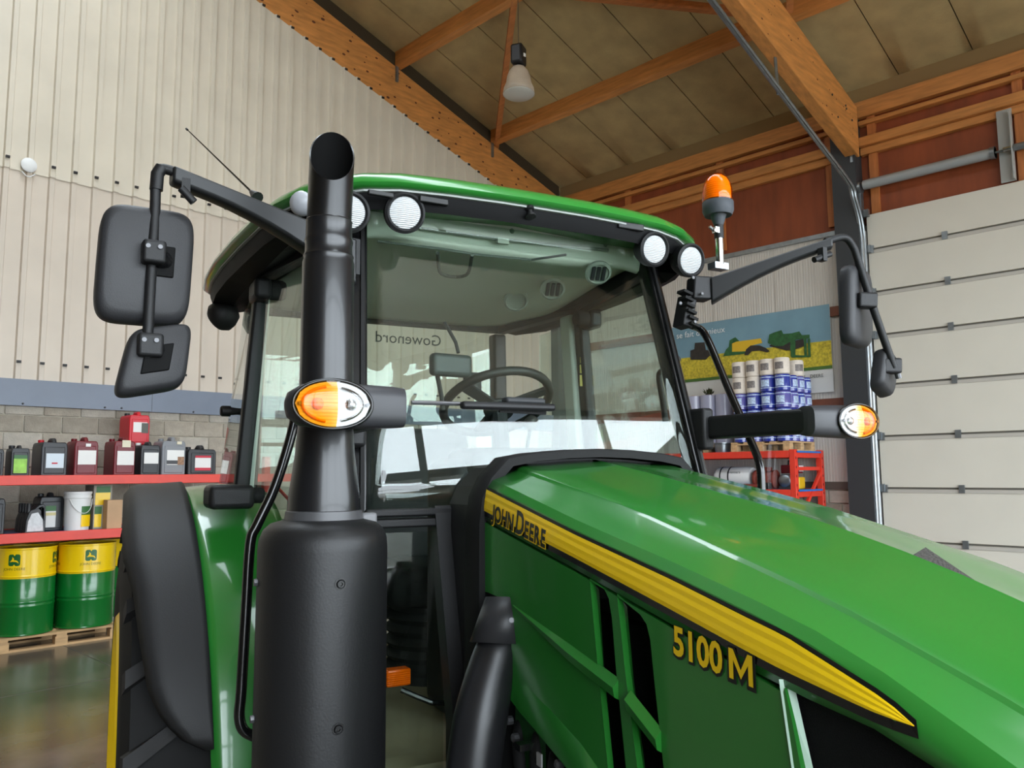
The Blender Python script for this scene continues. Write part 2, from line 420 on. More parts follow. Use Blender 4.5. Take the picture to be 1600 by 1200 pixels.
# knots in the glulam
kn = MB().lathe([(.018, 0), (.012, .0018), (.001, .002)], (0, 0, 0), (0, -1, 0), 8)
kn = kn.build('knot', mat('knot_brown', (96, 48, 20), .7), r1); first = True
for i in range(70):
    a = random.uniform(4.6, 11.6); f = random.uniform(.1, .9)
    o = kn if first else inst(kn, 'knot', r1); first = False
    o.location = (a, GABLE_B-.046, RAF1(a)+f*(roof_z(a)-RAF1(a))); sx = random.uniform(.5, 1.6); o.scale = (sx*1.3, 1, sx*.8)
for i in range(26):
    a = random.uniform(8.2, 11.9); f = random.uniform(.08, .85)
    o = inst(kn, 'knot', r2); o.location = (a, 4.43, RAF2(a)+f*.7); sx = random.uniform(.4, 1.0); o.scale = (sx*1.3, 1, sx*.8)
bolt = MB().lathe([(.016, 0), (.016, .012)], (0, 0, 0), (0, -1, 0), 6).build('bolt', M['steel_dark'], r2); first = True
for px, py in ((1300, 148), (1322, 170), (1309, 183), (1331, 188), (1321, 165)):
    a, z = onB(px, py, 4.43); o = bolt if first else inst(bolt, 'bolt', r2); first = False; o.location = (a, 4.43, z)
# purlins between the frames
for a in (10.2, 7.96, 5.72, 3.48):
    for (q0, q1) in ((4.5, 10.45), (-1.2, 4.5), (FRONT_B, -1.2)):
        zb = roof_z(a)
        MB().hexa([(a-.06, q0, zb+.018), (a+.06, q0, zb-.018), (a+.06, q1, zb-.018), (a-.06, q1, zb+.018)],
                  [(a-.06, q0, zb+.27), (a+.06, q0, zb+.235), (a+.06, q1, zb+.235), (a-.06, q1, zb+.27)]).build('purlin', M['timber_y'], ceil)
    MB().box(a-.05, a+.0, GABLE_B-.075, GABLE_B-.045, roof_z(a)-.26, roof_z(a)+.05).build('strap', M['galv'], ceil)
# wind bracing
P1 = onR(775, 238); P2 = onR(804, 2)
MB().bar((P1[0], P1[1], P1[2]+.06), (P2[0], P2[1], P2[2]+.06), .09, .11).build('wind_brace', M['purlin'], ceil)
P1 = onR(1150, 24); d = (onR(945, 3)[0]-P1[0], onR(945, 3)[1]-P1[1])
e = (P1[0]+d[0]*2.2, P1[1]+d[1]*2.2)
MB().bar((P1[0], P1[1], roof_z(P1[0])+.06), (e[0], e[1], roof_z(e[0])+.06), .09, .11).build('wind_brace', M['purlin'], ceil)
P1 = onR(1234, 22); P2 = onR(1247, 0)
MB().bar((P1[0], P1[1], P1[2]+.06), (P1[0]-1.7, P1[1]-.9, roof_z(P1[0]-1.7)+.06), .09, .11).build('wind_brace', M['purlin'], ceil)
mb = MB(); q0, q1 = GABLE_B-.03, GABLE_B+.08
mb.hexa([(SK1, q0, roof_z(SK1)-.02), (12.1, q0, roof_z(12.1)-.02), (12.1, q1, roof_z(12.1)-.02), (SK1, q1, roof_z(SK1)-.02)], [(SK1, q0, roof_z(SK1, .27)), (12.1, q0, roof_z(12.1, .27)), (12.1, q1, roof_z(12.1, .27)), (SK1, q1, roof_z(SK1, .27))])
mb.build('infill_board', mat('infill_brown', (62, 50, 32), .9), ceil)
# eave board closing the roof on the door wall
MB().box(DOOR_A-.10, DOOR_A+.1, FRONT_B, GABLE_B-.05, 7.075, 7.32).build('eave_beam', M['timber_y'], ceil)
MB().box(DOOR_A-.06, DOOR_A+.24, FRONT_B, GABLE_B-.02, 7.322, 7.60).build('eave_board', mat('eave_felt', (150, 124, 84), .9), ceil)

# door wall --------------------------------------------------------------------
dw = S(MB().box(DOOR_A+.02, DOOR_A+.25, FRONT_B-2, GABLE_B+.2, 0, 7.5), 'wall_right', M['mortar'])
for (b0, b1) in ((-5, -2.6), (-2.58, -.2), (-.18, 2.2), (2.22, 4.6), (4.62, 7.0), (7.02, 9.4), (9.42, 10.45)):
    MB().box(DOOR_A, DOOR_A+.03, b0, b1, 5.42, 7.08).build('board', M['ply'], dw)
for (z0, z1, pr_) in ((6.603, 6.748, .14), (6.946, 7.016, .10)):
    for (b0, b1) in ((4.84, GABLE_B-.1), (FRONT_B, 4.46)):
        MB().box(DOOR_A-pr_, DOOR_A+.01, b0, b1, z0, z1).build('girt', M['timber_y'], dw, bevel=.006, seg=1)
        if z0 < 6.7: MB().box(DOOR_A-.08, DOOR_A+.01, b0, b1, z0-.12, z0-.003).build('girt', M['timber_y'], dw, bevel=.006, seg=1)
for bb in (4.29, 2.38, .4, 4.95, 6.85, 8.8):
    MB().box(DOOR_A-.05, DOOR_A+.01, bb-.06, bb+.06, 5.5, 7.07).build('stud', M['timber_z'], dw)
# steel post
post = S(MB().box(11.93, 12.18, 4.47, 4.83, 0, 7.15), 'trim_3', M['steel_dark'])
for z in (6.35, 6.7, 6.95): MB().box(11.92, 11.935, 4.5, 4.54, z, z+.1).build('bolt_plate', M['galv'], post)
# angle, wall sheets, rails, blocks between post and gable wall
MB().box(DOOR_A-.05, DOOR_A+.02, 4.83, GABLE_B-.05, 5.36, 5.43).build('angle', M['galv'], dw)
bb = 4.83
while bb < GABLE_B-.1:
    e = min(bb+1.13, GABLE_B-.06)
    mb = MB(); n = int((e-bb)/.045); pts = []
    for k in range(n+1):
        q = bb+(e-bb)*k/n; pts += [(q-.012 if k else q, 0), (q, -.004 if 0 < k < n else 0), (q+.012 if k < n else q, 0)]
    vs = []; fs = []
    for (q, d) in pts: vs += [(DOOR_A+d, q, 1.58), (DOOR_A+d, q, 5.37)]
    for i in range(len(pts)-1): fs.append((2*i, 2*i+2, 2*i+3, 2*i+1))
    mb.add(vs, fs).build('wall_sheet', M['white_sheet'], dw); bb = e+.006
for (z0, z1) in ((4.105, 4.254), (2.671, 2.846)):
    MB().box(DOOR_A-.045, DOOR_A+.01, 4.84, GABLE_B-.06, z0, z1).build('rail', M['rail'], dw)
MB().box(DOOR_A-.03, DOOR_A+.02, 4.84, GABLE_B-.06, 1.47, 1.585).build('sill_rail', mat('dark_sill', (92, 84, 76), .7), dw)
for r in range(7):
    for c in range(13):
        q = 5.04+.4*c+(.2 if r % 2 else 0)
        o = inst(bm_, 'block', dw); o.data = random.choice(blk_me); o.location = (DOOR_A+.0, q, .16+.2*r); o.rotation_euler = (0, 0, -math.pi/2)
# plank leaning by the post
# sectional door -----------------------------------------------------------------
zs = [.012, .755, 1.496, 2.239, 2.984, 3.717, 4.361, 5.006, 5.553]
door = S(MB().box(12.13, 12.19, -.75, 4.42, .01, 5.55), 'door_1', mat('door_core', (120, 116, 108), .6))
for i in range(8):
    d = MB().box(12.085, 12.13, -.72, 4.41, zs[i]+.012, zs[i+1]-.014).build('door_section', M['door'], door, bevel=.004, seg=1)
    if i: MB().box(12.075, 12.1, -.72, 4.41, zs[i]-.062, zs[i]-.016).build('section_lip', M['doorlip'], d)
    if i:
        for q in (4.36, 3.36, 1.6, 0.0):
            MB().box(12.055, 12.09, q-.035, q+.035, zs[i]-.06, zs[i]+.05).build('hinge', M['galv'], d)
# roller brackets at the door edge
for z in zs[1:]:
    mb = MB().box(12.03, 12.09, 4.36, 4.43, z-.05, z+.06); mb.tube([(12.05, 4.4, z), (12.05, 4.48, z)], .02, 8)
    mb.build('roller', M['galv'], door)
# track: vertical, bend, then up along the roof
tb = 4.47
pA = onB(1112, 3, tb); pB = onB(1296, 290, tb); pC = onB(1312, 335, tb)
vx = 12.0
track = []
for z in (.0, 2.5, 4.6): track.append((vx, tb, z))
cx = pB
track += [(vx, tb, 5.05), (vx-.02, tb, 5.3), (vx-.09, tb, 5.52), (vx-.24, tb, 5.75)]
x3, z3 = vx-.42, 5.95
sl = (pA[1]-pB[1])/(pA[0]-pB[0])
for t in (0, .3, .6, 1.15): track.append((x3+(pA[0]-x3)*t, tb, z3+(pA[1]-z3)*t))
tr = S(MB().tube(spline(track, 5), .032, 8), 'trim_4', M['galv'], smooth=50)
MB().tube([(p.x+.0, p.y-.05, p.z-.03) for p in spline(track, 5)], .018, 6).build('track_flange', M['galv'], tr, smooth=50)
q = onB(1218, 145, tb)
MB().bar((q[0], tb+.02, q[1]-.02), (q[0]+.02, tb+.05, RAF2(q[0])+.1), .035, .02).build('track_hanger', M['galv'], tr)
# light edge of the frame beside the door
MB().box(11.98, 12.1, 4.43, 4.462, 0, 5.3).build('track_angle', mat('pale_angle', (196, 196, 194), .4, metal=.3), tr)
# shaft
sh = S(MB().tube([(12.03, 4.40, 5.985), (12.03, 2.66, 5.985)], .072, 16), 'trim_5', mat('shaft_grey', (168, 172, 172), .45, metal=.3), smooth=50)
MB().tube([(12.03, 2.7, 5.985), (12.03, -.6, 5.985)], .018, 8).build('axle', M['galv'], sh)
MB().tube([(12.03, 2.44, 5.985), (12.03, -.4, 5.985)], .05, 12).build('spring', M['galv'], sh)
MB().lathe([(.09, -.05), (.1, 0), (.09, .05)], (12.03, 4.48, 5.96), (0, 1, 0), 16).build('drum_hub', M['galv'], sh, smooth=40)
MB().lathe([(.085, -.02), (.085, .04)], (12.03, 2.68, 5.985), (0, 1, 0), 16).build('shaft_collar', M['galv'], sh, smooth=40)
MB().box(12.0, 12.1, 4.44, 4.54, 5.5, 5.9).build('bearing_plate', M['galv'], sh)
mb = MB().box(12.08, 12.1, 2.45, 2.63, 5.56, 6.56); mb.box(11.96, 12.1, 2.45, 2.462, 5.56, 6.5)
mb.build('bearing_plate', mat('plate_grey', (170, 172, 168), .45), sh)
MB().lathe([(.03, -.06), (.03, .06)], (12.0, 2.5, 5.985), (0, 1, 0), 8).build('bearing', M['chrome'], sh)

# walls out of view ---------------------------------------------------------------
FB = lambda a: -4.3-.2*a                 # the glazed front runs slightly askew
wf = MB(); top = [(BACK_A, roof_z(BACK_A, .2)), (RIDGE, roof_z(RIDGE, .2)), (DOOR_A+.2, roof_z(DOOR_A+.2, .2))]
wf.prism([(BACK_A, 0), (-3.8, 0), (-3.8, 5.63), (11.8, 5.63), (11.8, 0), (DOOR_A+.2, 0)] + top[::-1], lambda p, k: (p[0], FB(p[0])-.2*k, p[1]))
S(wf, 'wall_front', M['clad_hi'])
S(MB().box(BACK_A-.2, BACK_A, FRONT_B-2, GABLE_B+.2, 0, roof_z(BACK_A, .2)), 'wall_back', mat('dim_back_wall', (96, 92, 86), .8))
wn = MB()
for a in (-3.76, -1.65, 1.5, 4.65, 7.8, 10.95, 11.76): wn.box(a-.05, a+.05, FB(a)-.14, FB(a)-.04, 0, 5.63)
for z in (.05, 2.45, 4.86, 5.6): wn.hexa([(-3.8, FB(-3.8)-.14, z-.05), (11.8, FB(11.8)-.14, z-.05), (11.8, FB(11.8)-.04, z-.05), (-3.8, FB(-3.8)-.04, z-.05)], [(-3.8, FB(-3.8)-.14, z+.05), (11.8, FB(11.8)-.14, z+.05), (11.8, FB(11.8)-.04, z+.05), (-3.8, FB(-3.8)-.04, z+.05)])
wn = S(wn, 'window_1', mat('window_frame', (150, 152, 146), .5))
MB().add([(-3.8, FB(-3.8)-.09, 0), (11.8, FB(11.8)-.09, 0), (11.8, FB(11.8)-.09, 5.63), (-3.8, FB(-3.8)-.09, 5.63)], [(0, 1, 2, 3)]).build('pane', M['pane'], wn)
# ================================================================ the tractor
TROT = math.atan2(tu.y, tu.x)
T = thing('tractor', 'green tractor with a glazed cab, yellow side stripe and black exhaust stack', 'tractor', TO, TROT)
G, BK = M['green'], M['black']
def part(mb, name, mt, parent=None, label=None, **k):
    o = mb.build(name, mt, parent or T, **k)
    if label: o['label'] = label
    return o

# ---- hood: cross sections along y --------------------------------------------------
crease = [(-1.95, 1.30), (-1.75, 1.395), (-1.526, 1.482), (-1.309, 1.554), (-1.184, 1.589), (-.815, 1.674), (-.527, 1.724), (-.275, 1.768)]
ridge = [(-1.95, 1.335), (-1.75, 1.435), (-1.52, 1.517), (-1.389, 1.561), (-1.325, 1.582), (-1.216, 1.613), (-1.045, 1.655), (-.719, 1.712), (-.513, 1.747), (-.275, 1.783)]
should = [(-1.95, 1.25), (-1.75, 1.34), (-1.55, 1.425), (-1.445, 1.472), (-1.371, 1.500), (-1.262, 1.534), (-1.023, 1.582), (-.726, 1.635), (-.35, 1.712), (-.275, 1.725)]
shbot = [(-1.95, 1.21), (-1.6, 1.37), (-1.447, 1.437), (-1.26, 1.460), (-1.021, 1.507), (-.725, 1.565), (-.332, 1.636), (-.275, 1.647)]
NARROW = [(-1.95, .90), (-1.5, .97), (-1.2, 1.0), (-.275, 1.0)]
def hood_ring(y):
    k = lerp(NARROW, y); c, r, s_, b_ = (lerp(q, y) for q in (crease, ridge, should, shbot))
    half = [(0, r), (.006, r-.002), (.09, c+(r-c)*.66), (.16, c+(r-c)*.34), (.230, c+.003), (.240, c-.001), (.246, c-.007),
            (.285, c+(s_-c)*.48), (.312, s_+.014), (.324, s_), (.331, (s_+b_)/2+.002), (.333, b_)]
    left = [(-x*k, z) for x, z in half[::-1]]; right = [(x*k, z) for x, z in half[1:]]
    return [(x, y, z) for x, z in left+right]
ys = [-.285, -.4, -.55, -.7, -.85, -1.0, -1.1, -1.2, -1.3, -1.4, -1.5, -1.6, -1.72, -1.84, -1.95]
mb = MB(); rs = [hood_ring(y) for y in ys]
mb.rings(rs, closed=False, cap=False)
lastr = rs[-1]; mb.add([lastr[i] for i in range(len(lastr))], [tuple(range(len(lastr)))])
hood = part(mb, 'hood', G, smooth=22, solid=.006)
# stripe and its dark underline lie on the hood side, both sides
def side_x(y, z, s=-1): # hood surface x at given y,z between shoulder and bottom
    k = lerp(NARROW, y); return s*k*.333
def hood_surf(y, f, s=-1, lift=.004):      # f = 0 shoulder, 1 shell bottom
    k = lerp(NARROW, y); s_, b_ = lerp(should, y), lerp(shbot, y)
    z = s_+(b_-s_)*f; x = .324+(.331-.324)*min(1, f*2) if f < .5 else .331+(.333-.331)*(f-.5)*2
    return Vector((s*(x*k+lift), y, z))
def zsurf(y, z, s=-1, lift=.004):
    s_, b_ = lerp(should, y), lerp(shbot, y); return hood_surf(y, (z-s_)/(b_-s_), s, lift)
st_top = [(-1.452, 1.460), (-1.43, 1.472), (-1.40, 1.484), (-1.371, 1.4935), (-1.262, 1.528), (-1.023, 1.576), (-.726, 1.629), (-.35, 1.705), (-.30, 1.715)]
st_bot = [(-1.452, 1.459), (-1.43, 1.4605), (-1.40, 1.4630), (-1.378, 1.466), (-1.26, 1.484), (-1.021, 1.531), (-.725, 1.587), (-.332, 1.658), (-.30, 1.664)]
for s in (-1, 1):
    ys2 = [-.315-(1.452-.315)*i/44 for i in range(45)]
    mb = MB(); n = len(ys2)
    mb.add([zsurf(y, lerp(st_top, y)+.0055, s, .0045) for y in ys2]+[zsurf(y-(.006 if i == n-1 else 0), lerp(st_bot, y)-.012, s, .0045) for i, y in enumerate(ys2)],
           [(i, i+1, n+i+1, n+i) for i in range(n-1)])
    o = part(mb, 'stripe_border', M['blackg'])
    mb = MB(); rows = 6; vs = []
    for y in ys2:
        for r in range(rows+1): vs.append(zsurf(y, lerp(st_top, y)+(lerp(st_bot, y)-lerp(st_top, y))*r/rows, s, .0062+(.0006 if r % 2 else 0)))
    fs = [(i*(rows+1)+r, (i+1)*(rows+1)+r, (i+1)*(rows+1)+r+1, i*(rows+1)+r+1) for i in range(n-1) for r in range(rows)]
    part(mb.add(vs, fs), 'yellow_stripe', M['yellow'], label='long yellow stripe tapering to the front of the hood')
# lettering on the stripe
def on_side(y0, z0, slope, lift, s=-1):
    def fn(v):
        y = y0 - v.x; z = z0 - slope*v.x + v.y
        p = zsurf(y, z, s, lift); p.x -= v.z*0; return p
    return fn
ltr = mat('lettering_black', (22, 26, 24), .3)
yA = L(776, 810, x=-.333)
def stripe_text(nm, mt, off, lift):
    x = 0
    for ch, sc_ in (('J', .9), ('O', .9), ('H', .9), ('N', .9), (' ', .5), ('D', 1.25), ('E', .9), ('E', .9), ('R', .9), ('E', .9)):
        if ch == ' ': x += .008; continue
        v0, _ = text_geo(ch, .054*sc_); w0 = max(v.x for v in v0); x0 = min(v.x for v in v0)
        vs, fs = text_geo(ch, .054*sc_, offset=off)
        fn = on_side(-.366, 1.6430, .183, lift)
        b_ = MB().add([fn(Vector((x+(v.x-x0)*.84, v.y, 0))) for v in vs], fs); x += (w0-x0)*.84+.0062
        me = bpy.data.meshes.new(nm); me.from_pydata(b_.v, [], b_.f); me.materials.append(mt); o = bpy.data.objects.new(nm, me); COL.objects.link(o); o.parent = T
stripe_text('stripe_letter_edge', M['yellow'], .0045, .0072)
stripe_text('stripe_letter', ltr, .0018, .0082)
# side panels with real slots
XS = .336
def P2(px, py, x=-XS): q = L(px, py, x=x); return (q.y, q.z)
top_edge = [(y, lerp(shbot, y)-.006) for y in (-.30, -.5, -.726, -1.023, -1.15, -1.262)]
front_edge = [P2(1226, 1075), P2(1238, 1130), P2(1252, 1205), P2(1290, 1420), (-1.32, .78)]
rear_edge = [P2(905, 1225), P2(870, 1182), P2(838, 1143), P2(812, 1113), P2(798, 1094), P2(795, 1020), P2(793, 965), P2(788, 945), P2(779, 933), P2(763, 926), P2(748, 922)]
SD = .030
def P3(px, py): q = L(px, py, x=-XS+SD); return (q.y, q.z)
rimL = [[(921.5, 904), (934, 1040), (950, 1200), (958, 1300)], [(964, 927), (977, 1050), (996, 1200), (1004, 1300)]]
inL = [[(936, 921), (944, 1040), (959, 1200), (969, 1300)], [(980, 948), (990, 1060), (1008, 1200), (1018, 1300)]]
rimR = [[(988, 1300), (978, 1200), (962, 1040), (956, 965), (951, 935), (944, 920), (933, 911)], [(1047, 1300), (1037, 1200), (1022, 1060), (1016, 1000), (1010, 975), (1000, 960), (980, 944)]]
slots = [[P2(*p) for p in rimL[k]] + [P2(*p) for p in rimR[k]] for k in range(2)]
for s in (-1, 1):
    # three plates leave the two slots open between them
    te = lambda y0, y1: [p for p in top_edge if y1 < p[0] < y0]
    def tp(y): return (y, lerp([(q[0], q[1]) for q in top_edge[::-1]], y))
    l1, l2 = [P2(*p) for p in rimL[0]], [P2(*p) for p in rimL[1]]; g1, g2 = [P2(*p) for p in rimR[0]], [P2(*p) for p in rimR[1]]
    u1, u2 = tp(l1[0][0]), tp(l2[0][0]); bot1, bot2 = (l1[-1][0], .80), (l2[-1][0], .78)
    plates = [[top_edge[0]] + te(-.30, u1[0]) + [u1] + l1 + [bot1] + rear_edge,
              [u1] + te(u1[0], u2[0]) + [u2] + l2 + [bot2, bot1, l1[-1]] + g1 + [l1[0]],
              [u2] + te(u2[0], -1.262) + [top_edge[-1]] + front_edge + [bot2, l2[-1]] + g2 + [l2[0]]]
    sp_ = None
    for pl_ in plates:
        mb = MB(); mb.prism(pl_, lambda p, k: (s*(XS-.012*k), p[0], p[1])); o = part(mb, 'hood_side_panel' if sp_ is None else 'panel_plate', G, sp_)
        sp_ = sp_ or o
    # dark mesh behind the slots
    mb = MB().box(*sorted((s*(XS-.06), s*(XS-SD-.001))), -1.22, -.55, .96, 1.48); part(mb, 'slot_mesh', mat('mesh_black', (7, 7, 8), .8, bump=1, bscale=900, spec=.1), sp_)
    # bevelled rear face of each slot
    for k in range(2):
        o_ = [P2(*p) for p in rimL[k]]; i_ = [P3(*p) for p in inL[k]]
        mb = MB(); vs = [(s*(XS+.0005), y, z) for y, z in o_] + [(s*(XS-SD), y, z) for y, z in i_]
        mb.add(vs, [(0, 1, 5, 4), (1, 2, 6, 5), (2, 3, 7, 6)]); part(mb, 'slot_bevel', G, sp_)
    # raised crease running down across the slots
    for (qa, qb) in (((802, 945), (966, 1068)), ((984, 1086), (1033, 1148))):
        a1, b1 = Vector(P2(*qa)), Vector(P2(*qb)); n = 8; vs = []; fs = []
        for i in range(n+1):
            f = i/n; c = a1.lerp(b1, f); wd = .004+.020*min(1, f*1.5) if qa[0] < 900 else .024; h = .002+.010*min(1, f*1.6) if qa[0] < 900 else .012
            vs += [(s*(XS-.002), c.x, c.y+wd*.35), (s*(XS+h), c.x, c.y-wd*.25), (s*(XS+h*.75), c.x, c.y-wd*.95), (s*(XS-.004), c.x, c.y-wd*1.25)]
        for i in range(n):
            for j in range(3): fs.append((i*4+j, (i+1)*4+j, (i+1)*4+j+1, i*4+j+1))
        fs += [(0, 1, 2, 3), (n*4, n*4+3, n*4+2, n*4+1)]
        part(MB().add(vs, fs), 'panel_crease', G, sp_)
    # lower flare
    q = [P2(812, 1062), P2(850, 1100), P2(905, 1160), P2(940, 1210), P2(960, 1260)]
    vs = []; fs = []
    for i, (y, z) in enumerate(q): vs += [(s*(XS-.001), y, z+.004), (s*(XS+.012*(i/4)), y, z-.012), (s*(XS+.002), y+.012, z-.05-.01*i)]
    for i in range(4): fs += [(i*3, i*3+3, i*3+4, i*3+1), (i*3+1, i*3+4, i*3+5, i*3+2)]
    part(MB().add(vs, fs), 'panel_flare', G, sp_, smooth=60)
    # front grille mesh with pale trim strip
    mb = MB(); gy = [-1.27, -1.45, -1.65, -1.93]
    for i in range(3):
        pass
    poly = [(y, lerp(shbot, y)-.004) for y in (-1.262, -1.35, -1.45, -1.6, -1.75, -1.93)] + [(-1.93, .7), (-1.32, .7), (-1.30, 1.0)]
    mb.prism(poly, lambda p, k: (s*lerp(NARROW, p[0])*(XS-.014-.012*k), p[0], p[1]))
    part(mb, 'side_grille', mat('grille_black', (10, 10, 11), .7, bump=1, bscale=700, spec=.2))
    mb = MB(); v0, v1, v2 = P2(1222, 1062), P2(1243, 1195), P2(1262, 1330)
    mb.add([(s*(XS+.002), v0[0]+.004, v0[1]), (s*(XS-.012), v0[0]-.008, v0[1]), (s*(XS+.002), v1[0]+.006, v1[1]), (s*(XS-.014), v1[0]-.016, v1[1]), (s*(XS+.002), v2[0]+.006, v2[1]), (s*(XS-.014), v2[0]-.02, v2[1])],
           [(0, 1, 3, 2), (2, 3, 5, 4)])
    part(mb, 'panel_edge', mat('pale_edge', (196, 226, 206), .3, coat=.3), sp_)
# model number
def on_panel(y0, z0, slope, lift):
    return lambda v: Vector((-(XS+lift+v.z), y0 - v.x, z0 - slope*v.x + v.y))
q0 = L(1054, 1020, x=-XS); q1 = L(1178, 1074, x=-XS); slp = (q0.z-q1.z)/(q0.y-q1.y)
tw = q0.y-q1.y
hgt = L(1053, 977, x=-XS).z - q0.z
vs, fs = text_geo('5100', 1); wmax = max(v.x for v in vs)-min(v.x for v in vs); hmax = max(v.y for v in vs)
cap_h = hgt; sy = cap_h/hmax; sx = tw*.63/wmax
mw = tw*.275; mx = tw*.735; tk = .185
Mpoly = [(0, 0), (0, 1), (tk*1.05, 1), (.5, .40), (1-tk*1.05, 1), (1, 1), (1, 0), (1-tk, 0), (1-tk, .64), (.5, .10), (tk, .64), (tk, 0)]
def grow(poly, d):
    out = []; n = len(poly)
    for i in range(n):
        p0, p1, p2 = (Vector(poly[(i+k) % n]) for k in (-1, 0, 1)); e1 = (p1-p0).normalized(); e2 = (p2-p1).normalized()
        n1, n2 = Vector((-e1.y, e1.x)), Vector((-e2.y, e2.x)); q = (n1+n2); q = q/max(.35, q.length_squared)*2
        out.append(p1+q*d)
    return out
for nm, mt, off, lift in (('model_number_edge', ltr, .075, .0015), ('model_number', M['yellow'], .030, .0028)):
    b_ = MB(); sh_ = .0022 if off > .05 else 0; fn = on_panel(q0.y, q0.z-sh_, slp, lift)
    vs, fs = text_geo('5100', 1, offset=off); b_.add([fn(Vector((v.x*sx, v.y*sy, 0))) for v in vs], fs)
    mp = [(p[0]*mw, p[1]*cap_h) for p in Mpoly]
    if off > .03: mp = grow(mp, .0045)
    b_.add([fn(Vector((mx+p[0], p[1], 0))) for p in mp], tessellate_polygon([[Vector((p[0], p[1], 0)) for p in mp]]))
    me = bpy.data.meshes.new(nm); me.from_pydata(b_.v, [], b_.f); me.materials.append(mt); o = bpy.data.objects.new(nm, me); COL.objects.link(o); o.parent = T
# black wedge on the hood ridge
a_ = L(1425, 869, x=.0); b_ = L(1444, 861, x=.014); c_ = L(1531, 913, x=.0)
mb = MB(); hgt = .016
p0, p1, p2_ = Vector((0, a_.y, lerp(ridge, a_.y))), Vector((.018, a_.y-.012, lerp(ridge, a_.y)+.012)), Vector((.0, c_.y, lerp(ridge, c_.y)))
mb.add([p0+Vector((0, 0, .001)), p1+Vector((0, 0, .002)), p2_+Vector((0, 0, .001)), p0+Vector((.03, 0, -.006)), p1+Vector((.012, 0, -.016)), p2_+Vector((.006, 0, -.006))],
       [(0, 1, 2), (3, 5, 4), (0, 3, 4, 1), (1, 4, 5, 2), (0, 2, 5, 3)])
part(mb, 'hood_fin', mat('fin_grey', (86, 82, 78), .55, bump=.4, bscale=300), hood)
# cowl and black arch between hood and cab
arch = [(-.352, 1.0), (-.352, 1.45), (-.350, 1.63), (-.342, 1.69), (-.318, 1.738), (-.27, 1.785), (-.20, 1.797), (-.1, 1.805), (0, 1.808)]
arch = arch + [(-x, z) for x, z in arch[::-1][1:]]
mb = MB(); rs = []
for (off, y) in ((.0, -.318), (.004, -.312), (.004, -.24), (-.012, -.22)):
    rs.append([(x*(1+off*1.2), y, z+off) for x, z in arch])
rs = [[(x*.955, -.318, z-.018) for x, z in arch]] + rs + [[(x*.94, -.20, z-.03) for x, z in arch]]
mb.rings(rs, closed=False, cap=False); part(mb, 'hood_seal', M['rubber'], smooth=50)
mb = MB(); mb.prism([(x*.95, z-.02) for x, z in arch], lambda p, k: (p[0], -.27+.2*k, p[1])); part(mb, 'cowl', mat('cowl_black', (18, 19, 19), .6))
# engine block and chassis inside
mb = MB().box(-.22, .22, -1.85, -.25, .75, 1.42); part(mb, 'engine_block', mat('engine_dark', (24, 26, 25), .6), bevel=.02)
mb = MB().box(-.26, .26, -1.8, 1.7, .62, .80); part(mb, 'chassis', mat('chassis_green', (18, 70, 26), .5))
# front axle and wheels keep the tractor on its feet
for s in (-1, 1):
    c = Vector((s*.78, -1.75, .56)); 
    mb = MB().lathe([(.30, -.17), (.44, -.18), (.53, -.15), (.56, -.1), (.56, .1), (.53, .15), (.44, .18), (.30, .17)], c, (1, 0, 0), 36)
    wh = part(mb, 'front_wheel', M['rubber'], smooth=40)
    mb = MB().lathe([(.31, -.14), (.31, .14), (.26, .12), (.1, .04), (.02, .06)], c, (s, 0, 0), 30); part(mb, 'rim', M['yellow'], wh, smooth=40)
mb = MB().tube([(-.75, -1.75, .56), (.75, -1.75, .56)], .08, 12); part(mb, 'front_axle', mat('axle_green', (20, 90, 32), .5))
mb = MB().tube([(-.9, 1.15, .80), (.9, 1.15, .80)], .13, 14); part(mb, 'rear_axle', mat('axle_green', (20, 90, 32), .5))

